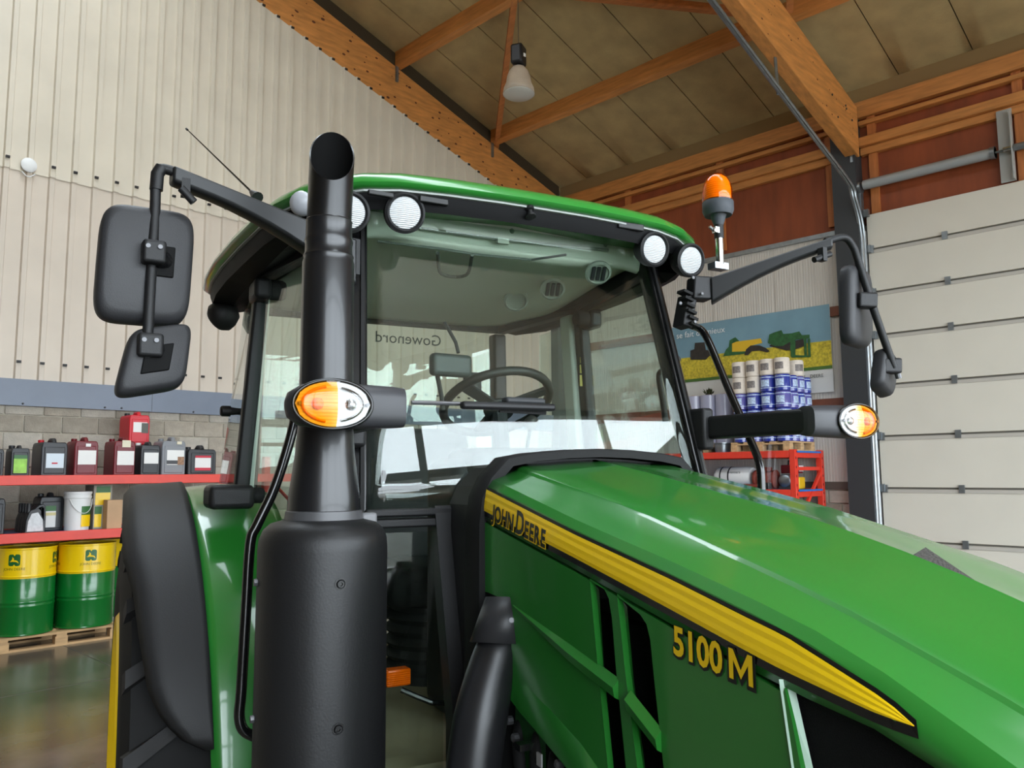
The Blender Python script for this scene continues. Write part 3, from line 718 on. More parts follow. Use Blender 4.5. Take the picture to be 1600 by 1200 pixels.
# ---- rear wheels, fenders -------------------------------------------------------------
WY, WZ, WR = 1.15, .80, .80
def wheel(s):
    xo, xi = 1.085, .62; xc = s*(xo+xi)/2; hw = (xo-xi)/2
    c = Vector((xc, WY, WZ))
    prof = [(.44, -hw*.86), (.50, -hw*.98), (.60, -hw*1.02), (.70, -hw*.98), (.755, -hw*.9), (.765, -hw*.5), (.768, 0), (.765, hw*.5), (.755, hw*.9), (.70, hw*.98), (.60, hw*1.02), (.50, hw*.98), (.44, hw*.86)]
    tire = part(MB().lathe(prof, c, (1, 0, 0), 64, cap=False), 'rear_tyre', M['rubber'], smooth=50, label='black rear tyre with chunky lugs')
    n = 22; lug = mat('lug_rubber', (26, 25, 25), .7, var=.3, vscale=14); worn = mat('lug_worn', (150, 148, 144), .8, var=.3, vscale=30)
    for side in (-1, 1):
        for i in range(n):
            th = 2*math.pi*(i+(.5 if side > 0 else 0))/n
            def pp(r, dx, dth): return Vector((xc+dx, WY+r*math.sin(th+dth), WZ+r*math.cos(th+dth)))
            sw = .17*(1 if True else 1)
            b0 = [pp(.75, side*.0, .0), pp(.75, side*hw*1.0, -sw), pp(.75, side*hw*1.0, -sw-.075), pp(.75, side*.0, -.06)]
            t0 = [pp(.80, side*.0, -.004), pp(.795, side*hw*.97, -sw-.004), pp(.795, side*hw*.97, -sw-.068), pp(.80, side*.0, -.052)]
            o = MB().hexa(b0, t0).build('lug', lug, tire)
    rim = part(MB().lathe([(.45, -hw*.9), (.45, hw*.9), (.465, hw*.98), (.45, hw*1.03), (.41, hw*.9), (.40, hw*.4), (.30, hw*.2), (.14, hw*.25), (.12, hw*.5), (.02, hw*.55)], c, (s, 0, 0), 40, cap=False), 'rear_rim', M['yellow'], smooth=40)
    for i in range(8):
        th = math.pi*2*i/8
        MB().lathe([(.018, 0), (.018, .03)], c+Vector((s*hw*.22, .21*math.sin(th), .21*math.cos(th))), (s, 0, 0), 6).build('wheel_nut', M['chrome'], rim)
wheel(-1); wheel(1)
FR, FZ = .88, .82
def arc(x, th, r=FR): return Vector((x, WY-r*math.sin(math.radians(th)), FZ+r*math.cos(math.radians(th))))
for s in (-1, 1):
    ths = [-62+ (80+62)*i/36 for i in range(37)]
    mb = MB()
    # crowned green shell from the cab wall outwards; foot flares at the front
    def shell(u_, v_):
        th = -62+(84+62)*u_; f = max(0, (th-20)/64)
        x_out = .905-.04*f; x_in = .60
        x = x_in+(x_out-x_in)*v_
        r = FR+.012*math.sin(math.pi*v_) - (.02*max(0, .25-v_)*4)
        p = arc(0, th, r+ .015*f*f); return (s*x, p.y, p.z)
    mb.grid(shell, 40, 8)
    fd = part(mb, 'fender', G, smooth=60, solid=.012)
    # side wall of the fender towards the cab
    mb = MB(); vs = []; fs = []
    for th in ths:
        p = arc(s*.602, th, FR-.01); vs += [p, Vector((s*.60, p.y*.6+WY*.4, max(1.0, FZ+.1) if p.z > 1.1 else p.z-.02))]
    for i in range(36): fs.append((2*i, 2*i+2, 2*i+3, 2*i+1))
    part(MB().add(vs, fs), 'fender_wall', G, fd)
    mb = MB(); q = [(-.0, 0)]
    # green foot panel between fender and cab step
    vs = [(s*.87, WY-.885, .86), (s*.62, WY-.885, .86), (s*.62, WY-.80, .70), (s*.88, WY-.80, .70), (s*.60, .18, 1.15), (s*.60, .18, .72)]
    part(MB().add([(s*.865, .262, .74), (s*.60, .262, .74), (s*.60, .255, .93), (s*.865, .255, .93)], [(0, 1, 2, 3)]), 'fender_foot', G, fd, solid=.02)
    # black rubber extension, wide on top and running to a point at the front
    outer = [(-60, 1.05), (10, 1.085), (30, 1.092), (38, 1.088), (47, 1.06), (56, 1.045), (66, 1.02), (71, .985), (74.5, .94), (77, .875)]
    def ext(u_, v_):
        th = -60+(77+60)*u_; xo = lerp(outer, th); xi = .895-.035*max(0, (th-20)/60)
        x = xi+(xo-xi)*v_; r = FR+.022-.012*v_-.05*max(0, v_-.8)**2*25*.6
        p = arc(0, th, r); return (s*x, p.y, p.z)
    part(MB().grid(ext, 60, 10), 'fender_extension', mat('extension_black', (34, 34, 35), .55, bump=.08, bscale=300, spec=.35), smooth=60, solid=.012, label='matt black rubber fender extension')
# lamp block on the right fender
q = L(355, 775, y=.62)
mb = MB().box(q.x-.062, q.x+.075, .55, .72, q.z-.04, q.z+.035); part(mb, 'fender_lamp', M['black'], bevel=.018, seg=3)
MB().lathe([(.026, 0), (.026, .03), (.02, .04)], (q.x+.075, .63, q.z), (1, 0, 0), 14).build('lamp_knuckle', M['rubber'], T, smooth=40)

# ---- cab -------------------------------------------------------------------------------
def pil(z, dx=0, dy=0, s=1): h = z-1.75; return Vector((s*(.5447-.0619*h+dx), -.0377+.2462*h+dy, z))
for s in (-1, 1):
    mb = MB()
    z0, z1 = .95, 2.54
    mb.hexa([pil(z0, 0, -.012, s), pil(z0, .05, .0, s), pil(z0, .05, .07, s), pil(z0, 0, .06, s)], [pil(z1, 0, -.012, s), pil(z1, .05, .0, s), pil(z1, .05, .07, s), pil(z1, 0, .06, s)])
    ap = part(mb, 'front_pillar', M['blackg'], bevel=.008)
    mb = MB(); mb.hexa([pil(z0, .012, -.018, s), pil(z0, .022, -.018, s), pil(z0, .022, .0, s), pil(z0, .012, .0, s)], [pil(z1, .012, -.018, s), pil(z1, .022, -.018, s), pil(z1, .022, .0, s), pil(z1, .012, .0, s)])
    part(mb, 'pillar_seal', M['rubber'], ap)
    # door post (B) and rear post (C)
    bt, bb_ = Vector((s*.672, .85, 2.44)), Vector((s*.728, .85, 1.66)); lo = bb_+(bb_-bt)*.75
    mb = MB().bar(bt, lo, .05, .055, (0, 1, 0)); part(mb, 'door_post', M['black'], bevel=.01)
    mb = MB().bar(bt+Vector((-s*.012, .075, -.0)), lo+Vector((-s*.03, .075, 0)), .055, .09, (0, 1, 0)); pt = part(mb, 'post_trim', M['interior'], bevel=.012)
    for z in (2.33, 1.93): MB().lathe([(.012, 0), (.012, .006)], (s*(.66+.07*(2.44-z)), .895, z), (0, -1, 0), 12).build('trim_plug', mat('plug_grey', (120, 130, 122), .6), pt)
    mb = MB().bar((s*.585, 1.5, 2.44), (s*.61, 1.52, 1.0), .07, .07, (0, 1, 0)); part(mb, 'rear_post', mat('post_brown', (52, 48, 46), .6), bevel=.012)
    # top side rail
    mb = MB().bar(pil(2.47, .03, .03, s), (s*.675, .85, 2.47), .05, .05); mb.bar((s*.675, .85, 2.47), (s*.60, 1.5, 2.47), .05, .05); part(mb, 'roof_rail', M['black'])
    # door glass, lower to upper
    gl = [pil(1.02, .055, .05, s), Vector((s*.755, .83, 1.02)), Vector((s*.674, .83, 2.44)), pil(2.45, .055, .06, s)]
    part(MB().add(gl, [(0, 1, 2, 3)]), 'door_glass', M['glass'], solid=.004)
    # frameless quarter glass behind the post
    ge = [Vector((s*.690, .885, 2.40)), Vector((s*.745, .885, 1.66)), Vector((s*.735, 1.36, 1.68)), Vector((s*.675, 1.22, 2.40))]
    part(MB().add(ge, [(0, 1, 2, 3)]), 'quarter_glass', M['glass'], solid=.006)
    MB().lathe([(.020, 0), (.020, .03), (.014, .036)], (s*.745, 1.02, 1.985), (s, 0, 0), 14).build('glass_knob', M['black'], T, smooth=40)
    MB().lathe([(.010, 0), (.016, .05)], (s*.70, 1.02, 1.985), (s, 0, 0), 10).build('glass_hinge', M['black'], T)
    # hinge block at the top of the post
    mb = MB().box(*sorted((s*.655, s*.715)), .74, .88, 2.36, 2.435); part(mb, 'post_hinge', M['black'], bevel=.015)
    MB().lathe([(.036, 0), (.036, .04), (.03, .05)], (s*.655, .78, 2.40), (-s, 0, 0), 18).build('hinge_roller', M['rubber'], T, smooth=40)
# windshield: one curved pane
def ws(u_, v_):
    z = 1.652+(2.525-1.652)*v_; p = pil(z); x = -p.x+2*p.x*u_
    return (x, p.y - .012*math.sin(math.pi*u_), z)
part(MB().grid(ws, 20, 12), 'windshield', M['glass'], smooth=80, solid=.005, label='greenish front windshield')
# bar below the windshield and the small lower pane beside the hood
for s in (-1, 1):
    for (z0, z1, d) in ((1.640, 1.660, -.024), (1.612, 1.634, -.018)):
        a0, a1 = pil(z0, 0, 0, s), pil(z1, 0, 0, s)
        mb = MB().box(*sorted((s*.56, s*.30)), a0.y+d, a0.y+.03, z0, z1); part(mb, 'sill_bar', M['black'], bevel=.005)
    gp = [Vector((s*.55, -.085, 1.60)), Vector((s*.345, -.085, 1.60)), Vector((s*.345, -.075, .98)), Vector((s*.57, -.075, .98))]
    part(MB().add(gp, [(0, 1, 2, 3)]), 'lower_pane', M['glass'], solid=.004)
    mb = MB(); mb.bar(pil(.97, 0, 0, s), (s*.33, pil(.97).y, .97), .04, .05); mb.bar((s*.350, pil(.95).y, .95), (s*.350, pil(1.66).y, 1.66), .045, .05, (0, 1, 0)); part(mb, 'lower_frame', M['black'])
# roof ------------------------------------------------------------------------------------
half = [(0, -.062), (.15, -.060), (.32, -.048), (.46, -.028), (.56, .0), (.645, .05), (.705, .12), (.75, .22), (.785, .40), (.81, .65), (.828, .95), (.832, 1.2), (.82, 1.38), (.77, 1.52), (.66, 1.60), (.40, 1.64), (0, 1.65)]
outl = [(-x, y) for x, y in half[1:-1][::-1]]
outl = half + outl
def rim_z(x, y): return 2.548 - .055*max(0, abs(x)-.42)**2*6 + .02*min(1, max(0, y)) - .02*max(0, y-1.1)*2
def inset(d):
    cx, cy_ = 0, .8; out = []
    for x, y in outl:
        v = Vector((x-cx, y-cy_)); l = v.length; v *= (l-d)/l; out.append((v.x+cx, v.y+cy_))
    return out
def ring(d, dz): return [(x, y, rim_z(*outl[i])+dz) for i, (x, y) in enumerate(inset(d))]
mb = MB(); mb.rings([ring(.03, -.002), ring(.008, .0), ring(0, .010), ring(.004, .024), ring(.03, .045), ring(.12, .075), ring(.35, .10), ring(.6, .11)], True, True)
roof = part(mb, 'roof', G, smooth=50, label='bright green cab roof shell')
mb = MB(); mb.rings([ring(.028, .0), ring(.024, -.004), ring(.024, -.009), ring(.034, -.010)], True, False); part(mb, 'roof_bead', mat('pale_bead', (150, 154, 150), .35), roof)
mb = MB(); mb.rings([ring(.032, -.004), ring(.036, -.03), ring(.046, -.056)], True, False)
tray = part(mb, 'roof_tray', mat('tray_black', (7, 7, 8), .6, spec=.12), roof, smooth=40)
inn = ring(.046, -.056)
def kz(y): return 2.55-.085*min(1, max(0, (y-.05)/.25))
top_in = [(max(-.63, min(.63, x)), max(.16, min(1.5, y)), kz(y)) for x, y, z in inn]
mid_in = [((a[0]+b_[0])/2, (a[1]+b_[1])/2, max(a[2], b_[2]) if a[1] < .1 else a[2]-.012) for a, b_ in zip(inn, top_in)]
mb = MB(); mb.rings([inn, mid_in, top_in], True, False); part(mb, 'roof_underside', mat('tray_brown', (10, 9, 9), .6, spec=.12), roof)
# recess plates and knob on the front fascia
for px0, px1, py0, py1 in ((655, 700, 305, 322), (575, 615, 296, 310), (965, 1005, 345, 362)):
    q0, q1 = L(px0, py0, y=-.02), L(px1, py1, y=-.02)
    mb = MB().box(q0.x, q1.x, -.026, -.012, q1.z, q0.z); part(mb, 'fascia_recess', mat('recess_black', (8, 8, 8), .5), roof, bevel=.003)
q = L(827, 330, y=-.03); mb = MB().lathe([(.014, 0), (.014, .01), (.008, .012), (.008, .025), (.016, .027), (.016, .034)], (q.x, -.03, q.z+.012), (0, -.3, -1), 12); part(mb, 'fascia_knob', M['black'], roof, smooth=40)
# liner, header and vents
mb = MB()
def liner(u_, v_):
    y = .19+(1.46-.19)*v_; hw = .50+.12*min(1, v_*1.5); x = -hw+2*hw*u_
    z = 2.468 - .05*math.sin(math.pi*min(1, v_*1.0))**2*max(0, v_-.2) + .02*(abs(2*u_-1)**4)
    return (x, y, z)
lin = part(MB().grid(liner, 16, 16), 'roof_liner', mat('liner_grey', (226, 229, 218), .8, bump=.1, bscale=200), smooth=60, solid=.012)
mb = MB(); n = 24; vs = []; fs = []
for i in range(n+1):
    f = -1+2*i/n; x = f*.505; drop = .03*abs(f)**6
    vs += [(x, .166, 2.555), (x, .172, 2.51-drop), (x, .182, 2.485-drop), (x, .205, 2.466-drop*.5), (x, .23, 2.47)]
for i in range(n):
    for j in range(4): fs.append((i*5+j, (i+1)*5+j, (i+1)*5+j+1, i*5+j+1))
hd = part(MB().add(vs, fs), 'header', M['interior'], smooth=60)
q0, q1 = L(655, 357, y=.168), L(950, 391, y=.16)
part(MB().tube([q0, L(780, 374, y=.158), q1], .006, 8), 'blind_rod', mat('rod_grey', (150, 156, 148), .5), hd)
mb = MB().obox(L(785, 377, y=.155), (1, 0, 0), (0, 1, 0), (0, 0, 1), .02, .008, .009); part(mb, 'rod_clip', M['interior'], hd)
for px, py in ((800, 361), (946, 382)):
    q = L(px, py, y=.166); part(MB().lathe([(.009, 0), (.006, .004)], q, (0, -1, 0), 10), 'header_plug', mat('plug_grey', (120, 130, 122), .6), hd)
for px, py, r in ((863, 450, .048), (934, 425, .046), (806, 468, .05)):
    q = L(px, py, z=2.438); ax = (-.25, -.75, -.8)
    v = part(MB().lathe([(r, 0), (r, .010), (r*.82, .014), (r*.78, .008), (.001, .006)], q, ax, 24), 'air_vent', mat('vent_grey', (150, 156, 146), .7), smooth=40)
    if px > 810:
        for d in (-.4, 0, .4):
            e2 = Vector(ax).normalized().cross(Vector((0, 0, 1))).normalized(); e3 = e2.cross(Vector(ax).normalized())
            part(MB().obox(q+Vector(ax).normalized()*.011+e2*d*r, e2, e3, ax, .006, r*.55, .004), 'vent_fin', M['dark_int'], v)
# handle frame in the liner
q = [L(px, py, z=2.437) for px, py in ((684, 395), (690, 428), (728, 430), (738, 398))]
part(MB().tube(spline(q, 5), .006, 8), 'liner_handle', mat('handle_grey', (92, 96, 90), .6), lin)
part(MB().tube([L(*p, z=2.44) for p in ((590, 377), (690, 389), (745, 398), (830, 406), (885, 398))], .004, 6), 'liner_seam', mat('handle_grey', (92, 96, 90), .6), lin)
# rear wall, shelf, floor, seat, wheel
mb = MB().bar((-.6, 1.5, 2.475), (.6, 1.5, 2.475), .05, .05); mb.bar((-.61, 1.52, 1.25), (.61, 1.52, 1.25), .06, .3); part(mb, 'rear_frame', mat('post_brown', (52, 48, 46), .6))
part(MB().add([(-.56, 1.5, 1.38), (.56, 1.5, 1.38), (.54, 1.5, 2.45), (-.54, 1.5, 2.45)], [(0, 1, 2, 3)]), 'rear_window', M['glass'], solid=.004)
text_on('rear_window_lettering', 'Gowenord', .075, lambda v: Vector((L(690, 541, y=1.49).x - v.x, 1.49, L(690, 541, y=1.49).z + v.y)), mat('decal_dark', (40, 52, 46), .6), T)
mb = MB().box(-.58, .58, -.05, 1.5, .93, 1.0); part(mb, 'cab_floor', mat('floor_beige', (176, 166, 140), .8, var=.1), bevel=.01)
for s in (-1, 1):
    part(MB().prism([(.35, 1.0), (1.48, 1.0), (1.48, 1.5), (.9, 1.55), (.6, 1.38), (.4, 1.28)], lambda p, k: (s*(.60-.18*k), p[0], p[1])), 'side_console', M['dark_int'], bevel=.02)
mb = MB().box(-.25, .25, .62, 1.08, 1.28, 1.42); seat = part(mb, 'seat_cushion', mat('seat_black', (32, 34, 34), .8), bevel=.05, seg=4)
mb = MB().obox((0, 1.12, 1.66), (1, 0, 0), (0, 1, .15), (0, -.15, 1), .23, .06, .28); part(mb, 'seat_back', mat('seat_black', (32, 34, 34), .8), bevel=.05, seg=4)
rs = []
for i in range(7): rs += [[(.2*math.cos(2*math.pi*k/20)+0, .85+.2*math.sin(2*math.pi*k/20), 1.0+.045*i+dz) for k in range(20)] if dz == 0 else [(.17*math.cos(2*math.pi*k/20), .85+.17*math.sin(2*math.pi*k/20), 1.0+.045*i+dz) for k in range(20)] for dz in (0, .022)]
part(MB().rings(rs, True, True), 'seat_bellows', mat('bellows_grey', (60, 60, 58), .7), smooth=40)
mb = MB().box(-.20, .26, .18, .46, 1.0, 1.80); part(mb, 'dash_column', M['dark_int'], bevel=.05, seg=3)
mb = MB().box(-.16, .22, .14, .38, 1.72, 1.83); part(mb, 'instrument_panel', M['dark_int'], bevel=.04, seg=3)
sc_ = Vector((.095, .50, 2.00)); nx = Vector((0, .5, .866)).normalized(); e2 = Vector((1, 0, 0)); e3 = nx.cross(e2)
ringp = [sc_+(e2*math.cos(2*math.pi*k/40)+e3*math.sin(2*math.pi*k/40))*.195 for k in range(41)]
sw_ = part(MB().tube(ringp, .016, 10, cap=False), 'steering_wheel', mat('wheel_black', (26, 28, 28), .5), smooth=60)
for an in (90, 210, 330):
    d = e2*math.cos(math.radians(an))+e3*math.sin(math.radians(an)); part(MB().bar(sc_-nx*.02, sc_+d*.19, .04, .012, nx), 'spoke', M['dark_int'], sw_)
part(MB().lathe([(.05, -.03), (.055, 0), (.04, .015), (.001, .02)], sc_-nx*.02, nx, 20), 'wheel_hub', M['dark_int'], sw_, smooth=40)
part(MB().tube([sc_-nx*.03, (.06, .38, 1.75)], .03, 10), 'steering_column', M['dark_int'])
q = L(830, 661, y=.42); part(MB().lathe([(.001, -.025), (.02, -.02), (.026, 0), (.02, .02), (.001, .025)], q, (0, -.6, .5), 16), 'lever_knob', mat('knob_grey', (70, 66, 64), .5), smooth=60)
part(MB().tube([q, q+Vector((-.02, .06, -.25))], .006, 8), 'lever', M['dark_int'])
# interior mirror
q = L(704, 571, y=.25); mb = MB().obox(q, (1, .1, 0), (-.1, 1, 0), (0, 0, 1), .071, .02, .036); im = part(mb, 'interior_mirror', mat('mirror_grey', (38, 46, 46), .5), bevel=.014, seg=3)
part(MB().tube([L(716, 551, y=.26), L(712, 535, y=.28), L(700, 513, y=.32), (L(695, 505, y=.36))], .006, 8), 'mirror_stem', M['dark_int'], im)
part(MB().tube([L(683, 585, y=.30), L(690, 620, y=.33), L(692, 640, y=.34)], .008, 8), 'monitor_arm', M['dark_int'])
mb = MB().obox(L(738, 598, y=.8), (1, 0, 0), (0, 1, 0), (0, 0, 1), .035, .02, .04); part(mb, 'monitor', M['dark_int'], bevel=.01)
# warning decals on the far post
for py0, py1, mt in ((510, 526, M['paper']), (526, 568, mat('decal_yellow', (206, 190, 90), .5)), (570, 584, MATS['decal_yellow']), (586, 604, MATS['decal_yellow'])):
    a0, a1 = L(905, py0, y=.845), L(917, py1, y=.845)
    part(MB().box(a0.x, a1.x, .838, .842, a1.z, a0.z), 'decal', mt)
# wiper
p0, p1 = L(643, 629, y=-.035), L(690, 630, y=-.035); pw = L(862, 634, y=-.05)
wv = part(MB().tube([p0, p1, L(760, 632, y=-.045), pw], .006, 8), 'wiper_arm', mat('wiper_metal', (120, 120, 124), .3, metal=.8))
mb = MB().bar(L(720, 633, y=-.055), L(866, 637, y=-.055), .028, .022); part(mb, 'wiper_cover', M['black'], bevel=.008)
part(MB().bar(L(780, 641, y=-.04), L(852, 645, y=-.04), .012, .012), 'wiper_blade', M['rubber'], wv)
mb = MB().obox(L(818, 627, y=-.02), (1, 0, 0), (0, 1, 0), (0, 0, 1), .065, .02, .010); part(mb, 'wiper_motor_cover', M['dark_int'], bevel=.008)
# ---- lamps, signals, mirrors, exhaust ----------------------------------------------------
lens_w = lensmat('lamp_lens', (196, 198, 200), .25, 0, .9, 60)
lens_o = lensmat('amber_lens', (255, 104, 0), .22, 0, .5, 60, coat=.2)
lens_c = glassmat('clear_lens', (.96, .96, .96), .05, .04)
lens_a = glassmat('amber_clear', (1.0, .56, .10), .04, .06)
for sx_, z_, y_ in ((.432, 2.480, .0), (.590, 2.4625, .009), (-.432, 2.480, .0), (-.590, 2.4625, .009)):
    s = 1 if sx_ > 0 else -1
    ax = Vector((-.28 if s > 0 else .10, -1, -.10)).normalized()
    ax = Vector((.0 if s > 0 else -.10, -1, -.22)).normalized()
    c = Vector((sx_, y_, z_))
    lm = part(MB().lathe([(.020, -.07), (.040, -.062), (.055, -.03), (.058, -.005), (.058, .004), (.051, .008), (.046, .004), (.046, -.004)], c, ax, 36, cap=True), 'work_lamp', M['black'], smooth=40)
    part(MB().lathe([(.0465, -.002), (.044, .003), (.030, .006), (.001, .0075)], c, ax, 36), 'lens', lens_w, lm, smooth=50)
    part(MB().lathe([(.046, -.006), (.03, -.03), (.001, -.04)], c, ax, 24), 'reflector', M['chrome'], lm, smooth=50)
    mb = MB().bar(c-ax*.05, c-ax*.02+Vector((0, .05, .055)), .03, .012); mb.lathe([(.014, -.02), (.014, .02)], c-ax*.055, (1, 0, 0), 10); part(mb, 'lamp_bracket', M['black'], lm)
# pale lens piece under the roof corner behind the stack
q = L(472, 318, y=.12); part(MB().lathe([(.036, 0), (.032, .012), (.018, .02), (.001, .022)], q, (-.5, -.8, -.2), 20), 'corner_lamp', mat('pale_lens', (168, 170, 176), .3), smooth=50)
# rear work lamp under the overhang
q = L(352, 490, y=1.35); part(MB().lathe([(.02, -.05), (.05, -.03), (.062, 0), (.064, .03), (.05, .05), (.03, .055)], q, (-.6, .6, -.5), 24), 'rear_work_lamp', M['black'], smooth=40)
part(MB().bar(q+Vector((.0, 0, .0)), q+Vector((.03, .02, .11)), .03, .02), 'rear_lamp_bracket', M['black'])
# turn signals on forward arms
for s in (-1, 1):
    zc = 1.890; y0 = -.49
    # head: rounded capsule facing forwards
    def sec(x, y, hz, hy): return [(x, y+hy*math.cos(t), zc+hz*math.sin(t)) for t in [2*math.pi*k/20 for k in range(20)]]
    xs_ = [(.592, .034, .012), (.596, .042, .032), (.62, .044, .04), (.68, .046, .042), (.76, .048, .044), (.81, .042, .038), (.835, .026, .022), (.842, .008, .006)]
    mb = MB(); rs = []
    for x, hz, hy in xs_:
        rs.append([(s*x, y0+.035+(hy)*(math.copysign(abs(math.cos(t))**.6, math.cos(t))), zc+hz*math.copysign(abs(math.sin(t))**.6, math.sin(t))) for t in [2*math.pi*k/28 for k in range(28)]])
    mb.rings(rs, True, True); hd_ = part(mb, 'turn_signal', mat('signal_black', (50, 50, 53), .42, spec=.4), smooth=45)
    # arm back to the pillar
    a0, a1 = Vector((s*.615, y0+.05, zc-.004)), Vector((s*.583, -.03, zc+.0))
    mb = MB().hexa([(s*.592, y0+.03, zc-.036), (s*.64, y0+.05, zc-.036), (s*.625, -.04, zc-.036), (s*.572, -.04, zc-.036)],
                   [(s*.592, y0+.03, zc+.036), (s*.64, y0+.05, zc+.036), (s*.625, -.04, zc+.038), (s*.572, -.04, zc+.038)])
    part(mb, 'signal_arm', mat('arm_black', (22, 23, 24), .42, spec=.4), hd_, bevel=.012, seg=3)
    mb = MB().box(*sorted((s*.555, s*.60)), -.07, .02, zc-.07, zc+.065); part(mb, 'arm_clamp', M['black'], hd_, bevel=.01)
    # lens: oval, amber outside, clear inside
    cx = s*.755
    def lens_part(x0, x1, nm, mt):
        mb = MB(); n = 14; m_ = 8
        def fn(u_, v_):
            x = x0+(x1-x0)*u_; e = max(0, 1-(x/.078)**2)**.5; h = .047*e; t = -1+2*v_
            return (cx+s*x, y0-.012-.034*max(0, 1-(x/.08)**2-(t*e)**2*.9)**.5*.6, zc+h*t)
        mb.grid(fn, n, m_); return part(mb, nm, mt, hd_, smooth=70)
    lens_part(-.077, -.004, 'clear_lens', lens_c); lens_part(-.0038, .077, 'amber_lens', lens_a)
    mb = MB().tube([Vector((cx+.080*math.cos(t), y0-.010, zc+.049*math.sin(t))) for t in [2*math.pi*k/40 for k in range(41)]], .004, 8, cap=False); part(mb, 'lens_ring', M['blackg'], hd_, smooth=60)
    mb = MB(); mb.grid(lambda u_, v_: (cx+.076*(2*u_-1), y0-.0105, zc+.045*(1-(2*u_-1)**2)**.5*(2*v_-1)), 16, 4); rf = part(mb, 'signal_reflector', lensmat('silver_reflector', (205, 206, 205), .4, 0, .35, 45), hd_)
    part(MB().lathe([(.011, 0), (.012, .004), (.007, .009), (.001, .010)], (cx+s*.032, y0-.0108, zc), (0, -1, 0), 14), 'amber_bulb', mat('bulb_amber', (255, 170, 40), .3), rf, smooth=60)
    part(MB().lathe([(.013, 0), (.009, .006), (.001, .009)], (cx-s*.036, y0-.0108, zc), (0, -1, 0), 14), 'clear_bulb', M['chrome'], rf, smooth=60)
    part(MB().tube([Vector((cx+s*.062*math.cos(t), y0-.012, zc+.036*math.sin(t))) for t in [math.radians(-75+150*k/16) for k in range(17)]], .0035, 6), 'amber_arc', mat('bulb_amber', (255, 170, 40), .3), rf, smooth=60)
    part(MB().tube([Vector((cx-s*.060*math.cos(t), y0-.012, zc+.034*math.sin(t))) for t in [math.radians(-75+150*k/16) for k in range(17)]], .003, 6), 'clear_arc', M['chrome'], rf, smooth=60)
    for dx in (-.068, .068): MB().lathe([(.004, 0), (.004, .006)], (cx+dx, y0-.014, zc), (0, -1, 0), 8).build('lens_screw', M['bolt'], hd_)

# exhaust: muffler, neck, stack
EX, EY = -.715, -.28
def zx(px, py, y=EY): return L(px, py, y=y).z
z_sh = zx(505, 835); z_col0 = zx(505, 815); z_col1 = zx(505, 798); z_neck = zx(512, 675); z_b1 = zx(512, 408); z_b2 = zx(512, 378); z_b3 = zx(512, 348)
mR = .141
prof = [(mR*.7, .62), (mR, .66), (mR, z_sh-.03), (mR*.985, z_sh-.008), (mR*.93, z_sh+.012), (mR*.82, z_sh+.026), (mR*.62, z_sh+.034), (.07, z_sh+.036)]
muf = part(MB().lathe(prof, (EX, EY, 0), (0, 0, 1), 48), 'muffler', M['muffler'], smooth=40, label='tall matt black muffler can')
for px, py in ((531, 912), (527, 1138)):
    q = L(px, py, y=EY-mR+.006); d = Vector((q.x-EX, -(mR**2-(q.x-EX)**2)**.5, 0)); c = Vector((EX, EY, q.z))+d
    part(MB().lathe([(.0125, -.002), (.0125, .001), (.010, .001), (.009, -.001), (.007, .004), (.004, .004), (.003, .001)], c, d, 16), 'muffler_bolt', M['blackg'], muf, smooth=40)
for px, py in ((405, 910), (400, 1123)):
    q = L(px, py, y=EY); part(MB().lathe([(.008, 0), (.008, .010)], (EX-mR+.003, EY, q.z), (-1, 0, 0), 8), 'muffler_bolt', M['bolt'], muf)
part(MB().lathe([(.084, z_col0-.004), (.087, z_col0), (.084, z_col1), (.080, z_col1+.002)], (EX, EY, 0), (0, 0, 1), 40), 'muffler_collar', mat('collar_grey', (70, 70, 72), .4), muf, smooth=30)
part(MB().box(EX+.078, EX+.115, EY-.03, EY+.0, z_col0-.012, z_col1-.006), 'collar_tab', mat('tab_grey', (104, 104, 106), .4), muf, bevel=.006)
stack = [(.081, z_col1), (.079, z_col1+.03), (.066, z_neck-.05), (.0625, z_neck), (.0615, z_neck+.01), (.0595, 2.0), (.0590, z_b1-.006), (.0555, z_b1+.004), (.0575, z_b1+.010), (.054, z_b1+.018), (.0535, z_b2-.008), (.0555, z_b2), (.053, z_b2+.008), (.0525, z_b3), (.0535, z_b3+.002), (.0525, z_b3+.004)]
st = part(MB().lathe(stack, (EX, EY, 0), (0, 0, 1), 40, cap=False), 'exhaust_stack', mat('stack_black', (22, 22, 24), .30, coat=.15), smooth=40)
# mitred tip, open towards the front
zt0, zt1 = zx(517, 281, EY-.05), zx(517, 206, EY+.05)
cdir = Vector((-.25, -1, 0)).normalized(); mb = MB(); n = 40; ro = []; ri = []; bo = []
for k in range(n):
    t = 2*math.pi*k/n; d = Vector((math.cos(t), math.sin(t), 0)); f = (1+d.dot(cdir))/2
    z = zt1+(zt0-zt1)*f
    lean = Vector((.004, 0, 0))
    bo.append(Vector((EX, EY, z_b3))+d*.0512); ro.append(Vector((EX, EY, z))+d*.0518+lean); ri.append(Vector((EX, EY, z-.001))+d*.0488+lean)
bi = [Vector((EX, EY, z_b3-.1))+Vector((math.cos(2*math.pi*k/n), math.sin(2*math.pi*k/n), 0))*.0485 for k in range(n)]
mb.rings([bo, ro, ri], True, False); etip = part(mb, 'exhaust_tip', mat('tip_black', (16, 16, 17), .30), st, smooth=40)
bi = [Vector((p.x, p.y, z_b3-.25)) for p in bi]
part(MB().rings([ri, bi], True, False).add(bi, [tuple(range(n))]), 'tip_inside', mat('inner_matt_black', (9, 9, 9), .85, spec=.1), etip, smooth=40)  # inner wall in a darker, more matt black than the tip
